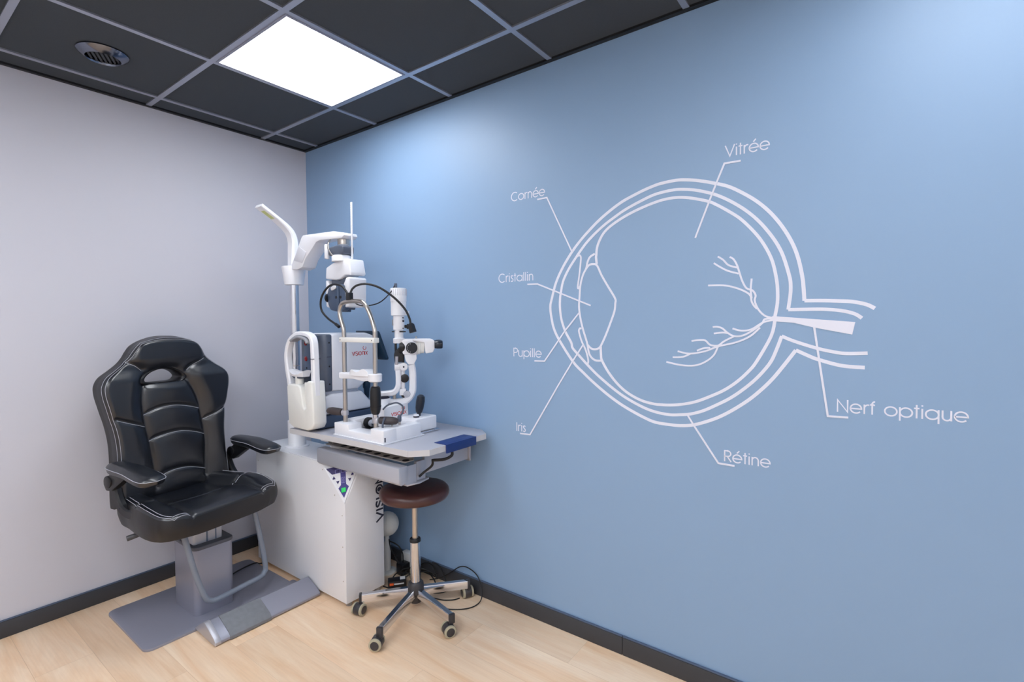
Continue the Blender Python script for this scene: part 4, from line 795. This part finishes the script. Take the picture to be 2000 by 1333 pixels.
for i in range(NF):
    q = i/(NF-1); f = -.222+(FE+.222)*(1-(1-q)**1.35); w = seat_w(f); row = []; rb = []
    for j in range(NL):
        u = -1+2*j/(NL-1); u = math.sin(u*math.pi/2)*.4+u*.6; l = SC+u*w
        row.append(Vector((f, l, seat_top(f, l)))); rb.append(Vector((f*.975, SC+u*w*.975, .455+.008*abs(u)**6+.006*ss((f-.15)/.1))))
    rows.append(row); bot.append(rb)
cush = MB(TH).grid(rows).build('seat_cushion', LEATHER, r, 60)
rimS = lambda G: [q[0] for q in G]+G[-1][1:]+[q[-1] for q in G[-2::-1]]+G[0][-2:0:-1]
R0 = rimS(rows); R2 = rimS(bot)
mid = [[p*(1-k)+q*k+Vector(((p.x-.03)*.03, (p.y-SC)*.035, 0))*math.sin(math.pi*k) for p, q in zip(R0, R2)] for k in (0, .2, .4, .6, .8, 1)]
sd = MB(TH).grid(mid, True).grid(bot); sd.build('seat_side', LEATHERSIDE, r, 60)
so = lambda f, l, h=.0012: Vector((f, l, seat_top(f, l)+h))
st = MB(TH)
for ins in (.008, .020):
    for sg, lim in ((-1, -.195), (1, .163)):
        pts = [so(f, SC+sg*(seat_w(f)-ins)) for f in [-.19+.0125*k for k in range(35)] if f < FE-.006-ins]
        e = pts[-1]; tgt = lim; pts += [so(FE-.004-ins, e.y+(tgt-e.y)*k/8) for k in range(1, 9)]
        st.tube(pts, .0013, 6, sm=0)
for s in SSP[2:]: st.tube([so(p.x+.004, p.y) for p in s], .0013, 6, sm=0)
st.build('stitching', THREAD, cush)
MB(TH).bb((-.14, -.14, .434), (.13, .12, .462), .004).build('seat_plate', BLACKM, r)
MB(TH).tube([(-.06, -.13, .440), (-.075, -.20, .432), (-.085, -.225, .428)], .004, 8).build('tilt_lever', BLACKM, r)
MB(TH).cyl((-.080, -.212, .430), (-.102, -.268, .420), .011, .0125, 16, .003).build('lever_knob', mat('lever_grey', (70, 70, 74), .4), r)
MB(TH).sweep([(-.06, 0, .450), (-.21, 0, .452), (-.262, 0, .49), (-.272, 0, .60), (-.270, 0, .70)], (0, 1, 0), .09, .012, 6).build('back_bracket', BLACKM, r)
# ---- arms
def armrest(sg, l0):
    l = lambda q: sg*q
    n = 15; top = []; low = []
    for i in range(27):
        q = i/26; f = -.165+.345*q; w = .052*math.sqrt(max(.0, 1-(2*q-1)**6))*(.78+.35*q)+.004; ze = .757-.010*q-.034*ss((q-.45)/.55)*.6; row = []; rl = []
        for j in range(n):
            u = -1+2*j/(n-1); hgt = .020*(1-abs(u)**3.2)*math.sqrt(max(0, 1-(2*q-1)**8)); row.append(Vector((f, l(l0)+u*w, ze+hgt)))
            rl.append(Vector((f*.97, l(l0)+u*w*.93, ze-.030*math.sqrt(max(0, 1-(abs(u)**6)*.55))*math.sqrt(max(.25, 1-(2*q-1)**10)))))
        top.append(row); low.append(rl)
    p = MB(TH).grid(top).grid(low).grid([rimS(top), rimS(low)], True).build('arm_pad', LEATHER, r, 60)
    m = MB(TH); ed = rimS(top); m.tube([Vector((v.x*1.004, v.y, v.z)) for v in ed], .0013, 6, True, 0); m.build('stitching', THREAD, p)
    bx = l(l0)
    MB(TH).prism([(-.130, .747), (.05, .730), (.03, .712), (-.035, .710), (-.145, .642), (-.185, .640), (-.205, .668), (-.200, .692), (-.150, .718)], lambda a, b: (a, bx-.017, b), lambda a, b: (a, bx+.017, b), .005, 2).build('arm_hinge', BLACK, r)
    MB(TH).cyl((-.165, bx-sg*-.022, .683), (-.165, bx+sg*-.022, .683), .028, n=24, bev=.004).build('pivot_disc', BLACK, r)
    k_ = -.045 if sg > 0 else 0
    MB(TH).sweep([(-.160+k_, bx-sg*.012, .675), (-.150+k_, bx-sg*.012, .625), (-.115+k_, bx-sg*.012, .570), (-.065+k_, bx-sg*.014, .545), (.000, bx-sg*.014, .548), (.062, bx-sg*.014, .562)], (0, 1, 0), .030, .044, 7).build('arm_bracket', BLACK, r)
    MB(TH).cyl((.05, bx+sg*.006, .560), (.05, bx-sg*.035, .560), .019, n=20, bev=.003).build('bracket_bolt', BLACK, r)
    MB(TH).cyl((-.110+k_, bx-sg*.006, .565), (-.110+k_, bx+sg*.0040, .565), .005, n=12).build('screw', INK, r)
armrest(-1, .287); armrest(1, .300)

# ------------------------------------------------------------------ stool
sx, sy = 1.322, -.259
r = thing('rolling_stool', 'round dark brown leather stool on a chrome five-star caster base', 'stool', (sx, sy, 0))
MB().lathe((sx, sy, .540), (0, 0, 1), [(.120, -.004), (.150, 0), (.160, .004), (.166, .014), (.169, .026), (.166, .040), (.156, .051), (.135, .058), (.09, .063), (.04, .065), (.0, .0655)], 64).build('seat', BROWN, r)
MB().cyl((sx, sy, .505), (sx, sy, .538), .055, .075, 30).build('seat_mount', BLACKM, r)
MB().cyl((sx, sy, .33), (sx, sy, .53), .0145, n=28).build('piston', STEEL, r)
MB().lathe((sx, sy, .322), (0, 0, 1), [(.027, 0), (.027, .012), (.025, .016), (.015, .017)], 28).build('collar', BLACK, r)
MB().cyl((sx, sy, .10), (sx, sy, .323), .0245, n=32).build('outer_tube', CHROME, r)
MB().lathe((sx, sy, .035), (0, 0, 1), [(.025, -.012), (.027, .022), (.030, .028), (.038, .034), (.0405, .042), (.040, .062), (.037, .082), (.032, .088), (.026, .089)], 32).build('hub', CASTER, r)
MB().cyl((sx, sy, .016), (sx, sy, .025), .022, n=24).build('hub_cap', STEEL, r)
legs = [(-131, .262, -76), (-69, .338, -150), (-12, .312, -115.5), (50, .262, 152), (138.5, .262, 138.5)]
for ang, L_, cs in legs:
    d = Vector((math.cos(R(ang)), math.sin(R(ang)), 0)); n_ = Vector((-d.y, d.x, 0)); o = Vector((sx, sy, 0))
    m = MB(); zt0, zt1 = .098, .094
    prof = [(-.0125, 0), (.0125, 0), (.0125, .036), (.0105, .040), (-.0105, .040), (-.0125, .036)]
    a = [o+d*.036+n_*x+Vector((0, 0, zt0-.040+z)) for x, z in prof]; b = [o+d*(L_-.006)+n_*x+Vector((0, 0, zt1-.038+z*.95)) for x, z in prof]; k = len(prof)
    m.add(a+b, [tuple(range(k))[::-1], tuple(range(k, 2*k))]+[(i, (i+1) % k, k+(i+1) % k, k+i) for i in range(k)])
    lg = m.build('leg', CHROME, r)
    MB().box(o+d*(L_-.002)+Vector((0, 0, zt1-.021)), (.014, .028, .044), .003, M=Matrix.Rotation(R(ang), 3, 'Z')).build('leg_cap', CASTER, lg)
    p = o+d*(L_-.004); h = Vector((math.cos(R(cs)), math.sin(R(cs)), 0)); s_ = Vector((-h.y, h.x, 0))
    c = p+h*.014+Vector((0, 0, .0275))
    ca = MB().cyl(p+Vector((0, 0, .040)), p+Vector((0, 0, .060)), .008, n=14).lathe(c-s_*.021, s_, [(.012, 0), (.0245, .001), (.0268, .006), (.0268, .036), (.0245, .041), (.012, .042)], 30).build('caster', CASTER, r)
    for g_ in (-1, 1):
        w = MB().lathe(c+s_*g_*.0205, s_*g_, [(.027, -.003), (.0275, .0), (.0272, .005), (.0235, .0075), (.0175, .0075)], 32).build('tyre', TYRE, ca)
        MB().lathe(c+s_*g_*.0205, s_*g_, [(.0195, .004), (.0190, .0082), (.010, .0095), (.0, .0098)], 26).build('wheel_cap', CASTER, ca)

# ------------------------------------------------------------------ things behind the stool
r = thing('table_fan', 'cream ball on a slim stand, half hidden behind the white cabinet', 'lamp', (.965, -.120, 0))
r.name = 'ball_lamp'
bl = MB().lathe((.935, -.120, .205), (0, 0, 1), [(.012, 0)]+[(.0665*math.sin(R(a)), .0665-.0665*math.cos(R(a))) for a in range(12, 180, 8)]+[(.0005, .133)], 40).build('ball', CREAM, r)
SEAM = mat('seam_cream', (220, 218, 210), .5)
for k in (-2, 1): g = MB().tube([Vector((.935, -.120, .2715))+Vector((.0668*math.cos(R(20*k))*math.sin(R(a)), .0668*math.sin(R(20*k))*math.sin(R(a)), -.0668*math.cos(R(a)))) for a in range(20, 165, 12)], .0006, 5, sm=0); g.build('ball_seam', SEAM, bl)
MB().lathe((.935, -.120, .012), (0, 0, 1), [(.020, 0), (.020, .14), (.013, .165), (.013, .20)], 20).build('stand', CREAM, r)
MB().lathe((.935, -.120, 0), (0, 0, 1), [(.050, 0), (.050, .008), (.040, .013), (.018, .014)], 28).build('foot', CREAM, r)
r = MB().bb((.975, -.052, .012), (1.060, -.014, .100), .004).build('wall_socket_box', mat('socket_white', (224, 224, 224), .45)); tag(r, 'white socket box low on the blue wall behind the stool', 'socket')
MB().bb((1.058, -.048, .022), (1.0615, -.020, .088), .001).build('socket_face', LABELW, r)
r = MB().bb((.998, -.110, .0), (1.050, -.056, .062), .004).build('mains_plug', BLACK); tag(r, 'black mains plug block beside the white socket box', 'plug')
MB().cyl((1.01, -.10, .058), (.992, -.118, .110), .007, .005, 12).build('cable_boot', BLACKM, r)
r = thing('power_adapter', 'black power adapter with orange and white labels on the floor behind the stool', 'power adapter', (1.10, -.185, 0))
X = Matrix.Rotation(R(50), 3, 'Z')
MB().box((1.098, -.188, .019), (.095, .050, .036), .004, M=X).build('case', BLACK, r)
o = Vector((1.098, -.188, .019))
MB().box(o+X @ Vector((-.028, -.0254, .003)), (.020, .0012, .012), M=X).build('orange_label', ORANGE, r)
MB().box(o+X @ Vector((.010, -.0254, .003)), (.050, .0012, .007), M=X).build('white_label', LABELW, r)
MB().box(o+X @ Vector((.028, .004, .0184)), (.026, .030, .0012), M=X).build('rating_label', LABELW, r)
def cable(lbl, pts, rad, cat='cable', nm='floor_cable', g=None, sm=7):
    return tag(MB().tube(pts, rad, 8, sm=sm).build(nm, CABLE), lbl, cat, g)
cable('black cable standing in a large loop against the blue wall right of the stool', [(1.20, -.05, .004), (1.27, -.035, .03), (1.335, -.022, .075), (1.395, -.018, .118), (1.450, -.019, .128), (1.512, -.021, .108), (1.552, -.030, .060), (1.568, -.055, .018), (1.565, -.095, .004), (1.545, -.140, .0035), (1.500, -.180, .0035), (1.445, -.205, .0035), (1.38, -.215, .0035)], .0027)
cable('black cable curving over the floor under the stool by its right caster', [(1.455, -.090, .0035), (1.440, -.120, .0035), (1.400, -.150, .0035), (1.350, -.165, .0035), (1.28, -.19, .0035)], .0029)
cable('thin black cable with a metal tip lying under the rear leg of the stool', [(1.385, -.055, .030), (1.365, -.075, .012), (1.345, -.105, .004), (1.318, -.128, .0035), (1.290, -.135, .0035)], .003)
cable('black cable running from the grey chair plate to the white cabinet', [(.340, -.755, .0155), (.310, -.700, .0155), (.275, -.635, .0155), (.256, -.570, .0155), (.254, -.515, .016), (.262, -.498, .007), (.268, -.482, .0045)], .0035)
rnd = random.Random(4)
tang = [[(1.00, -.10, .10), (.99, -.13, .13), (.985, -.14, .17), (.96, -.125, .19)],
 [(1.025, -.085, .06), (1.03, -.088, .085), (1.028, -.09, .12), (1.012, -.10, .155), (.985, -.112, .172), (.955, -.118, .176)],
 [(1.03, -.11, .004), (1.06, -.13, .03), (1.10, -.11, .035), (1.16, -.10, .03), (1.19, -.13, .015), (1.18, -.19, .004), (1.14, -.24, .004)],
 [(1.06, -.20, .004), (1.045, -.16, .03), (1.06, -.11, .045), (1.12, -.08, .06), (1.18, -.05, .05), (1.22, -.03, .02)],
 [(1.085, -.15, .03), (1.08, -.12, .035), (1.06, -.09, .03), (1.05, -.05, .02), (1.10, -.03, .01)],
 [(1.12, -.16, .03), (1.13, -.13, .045), (1.15, -.09, .045), (1.19, -.06, .05), (1.24, -.03, .04)],
 [(1.05, -.24, .004), (1.09, -.235, .006), (1.13, -.22, .006), (1.17, -.18, .005), (1.20, -.14, .004)],
 [(1.20, -.03, .09), (1.24, -.025, .085), (1.29, -.035, .05), (1.33, -.055, .015), (1.345, -.09, .004)],
 [(1.08, -.03, .03), (1.13, -.025, .065), (1.18, -.025, .075), (1.22, -.03, .055), (1.24, -.04, .02)],
 [(1.10, -.05, .02), (1.15, -.03, .03), (1.20, -.045, .03), (1.26, -.07, .02), (1.30, -.10, .004)]]
LB = ['short black cable rising from the plug to the cream ball', 'black cable arching up behind the cabinet beside the cream ball', 'black cable curling right in front of the white socket box', 'black cable looping over the power adapter to the wall', 'black cable leaving the back of the power adapter', 'black cable from the adapter end to the blue wall skirting', 'black cable lying in front of the power adapter', 'black cable bending down the skirting right of the stool tube', 'black cable arched against the skirting left of the stool tube', 'black cable lying along the skirting behind the stool tube']
for p, l_ in zip(tang, LB): cable(l_, p, .0034, g='tangled black cables behind the stool')
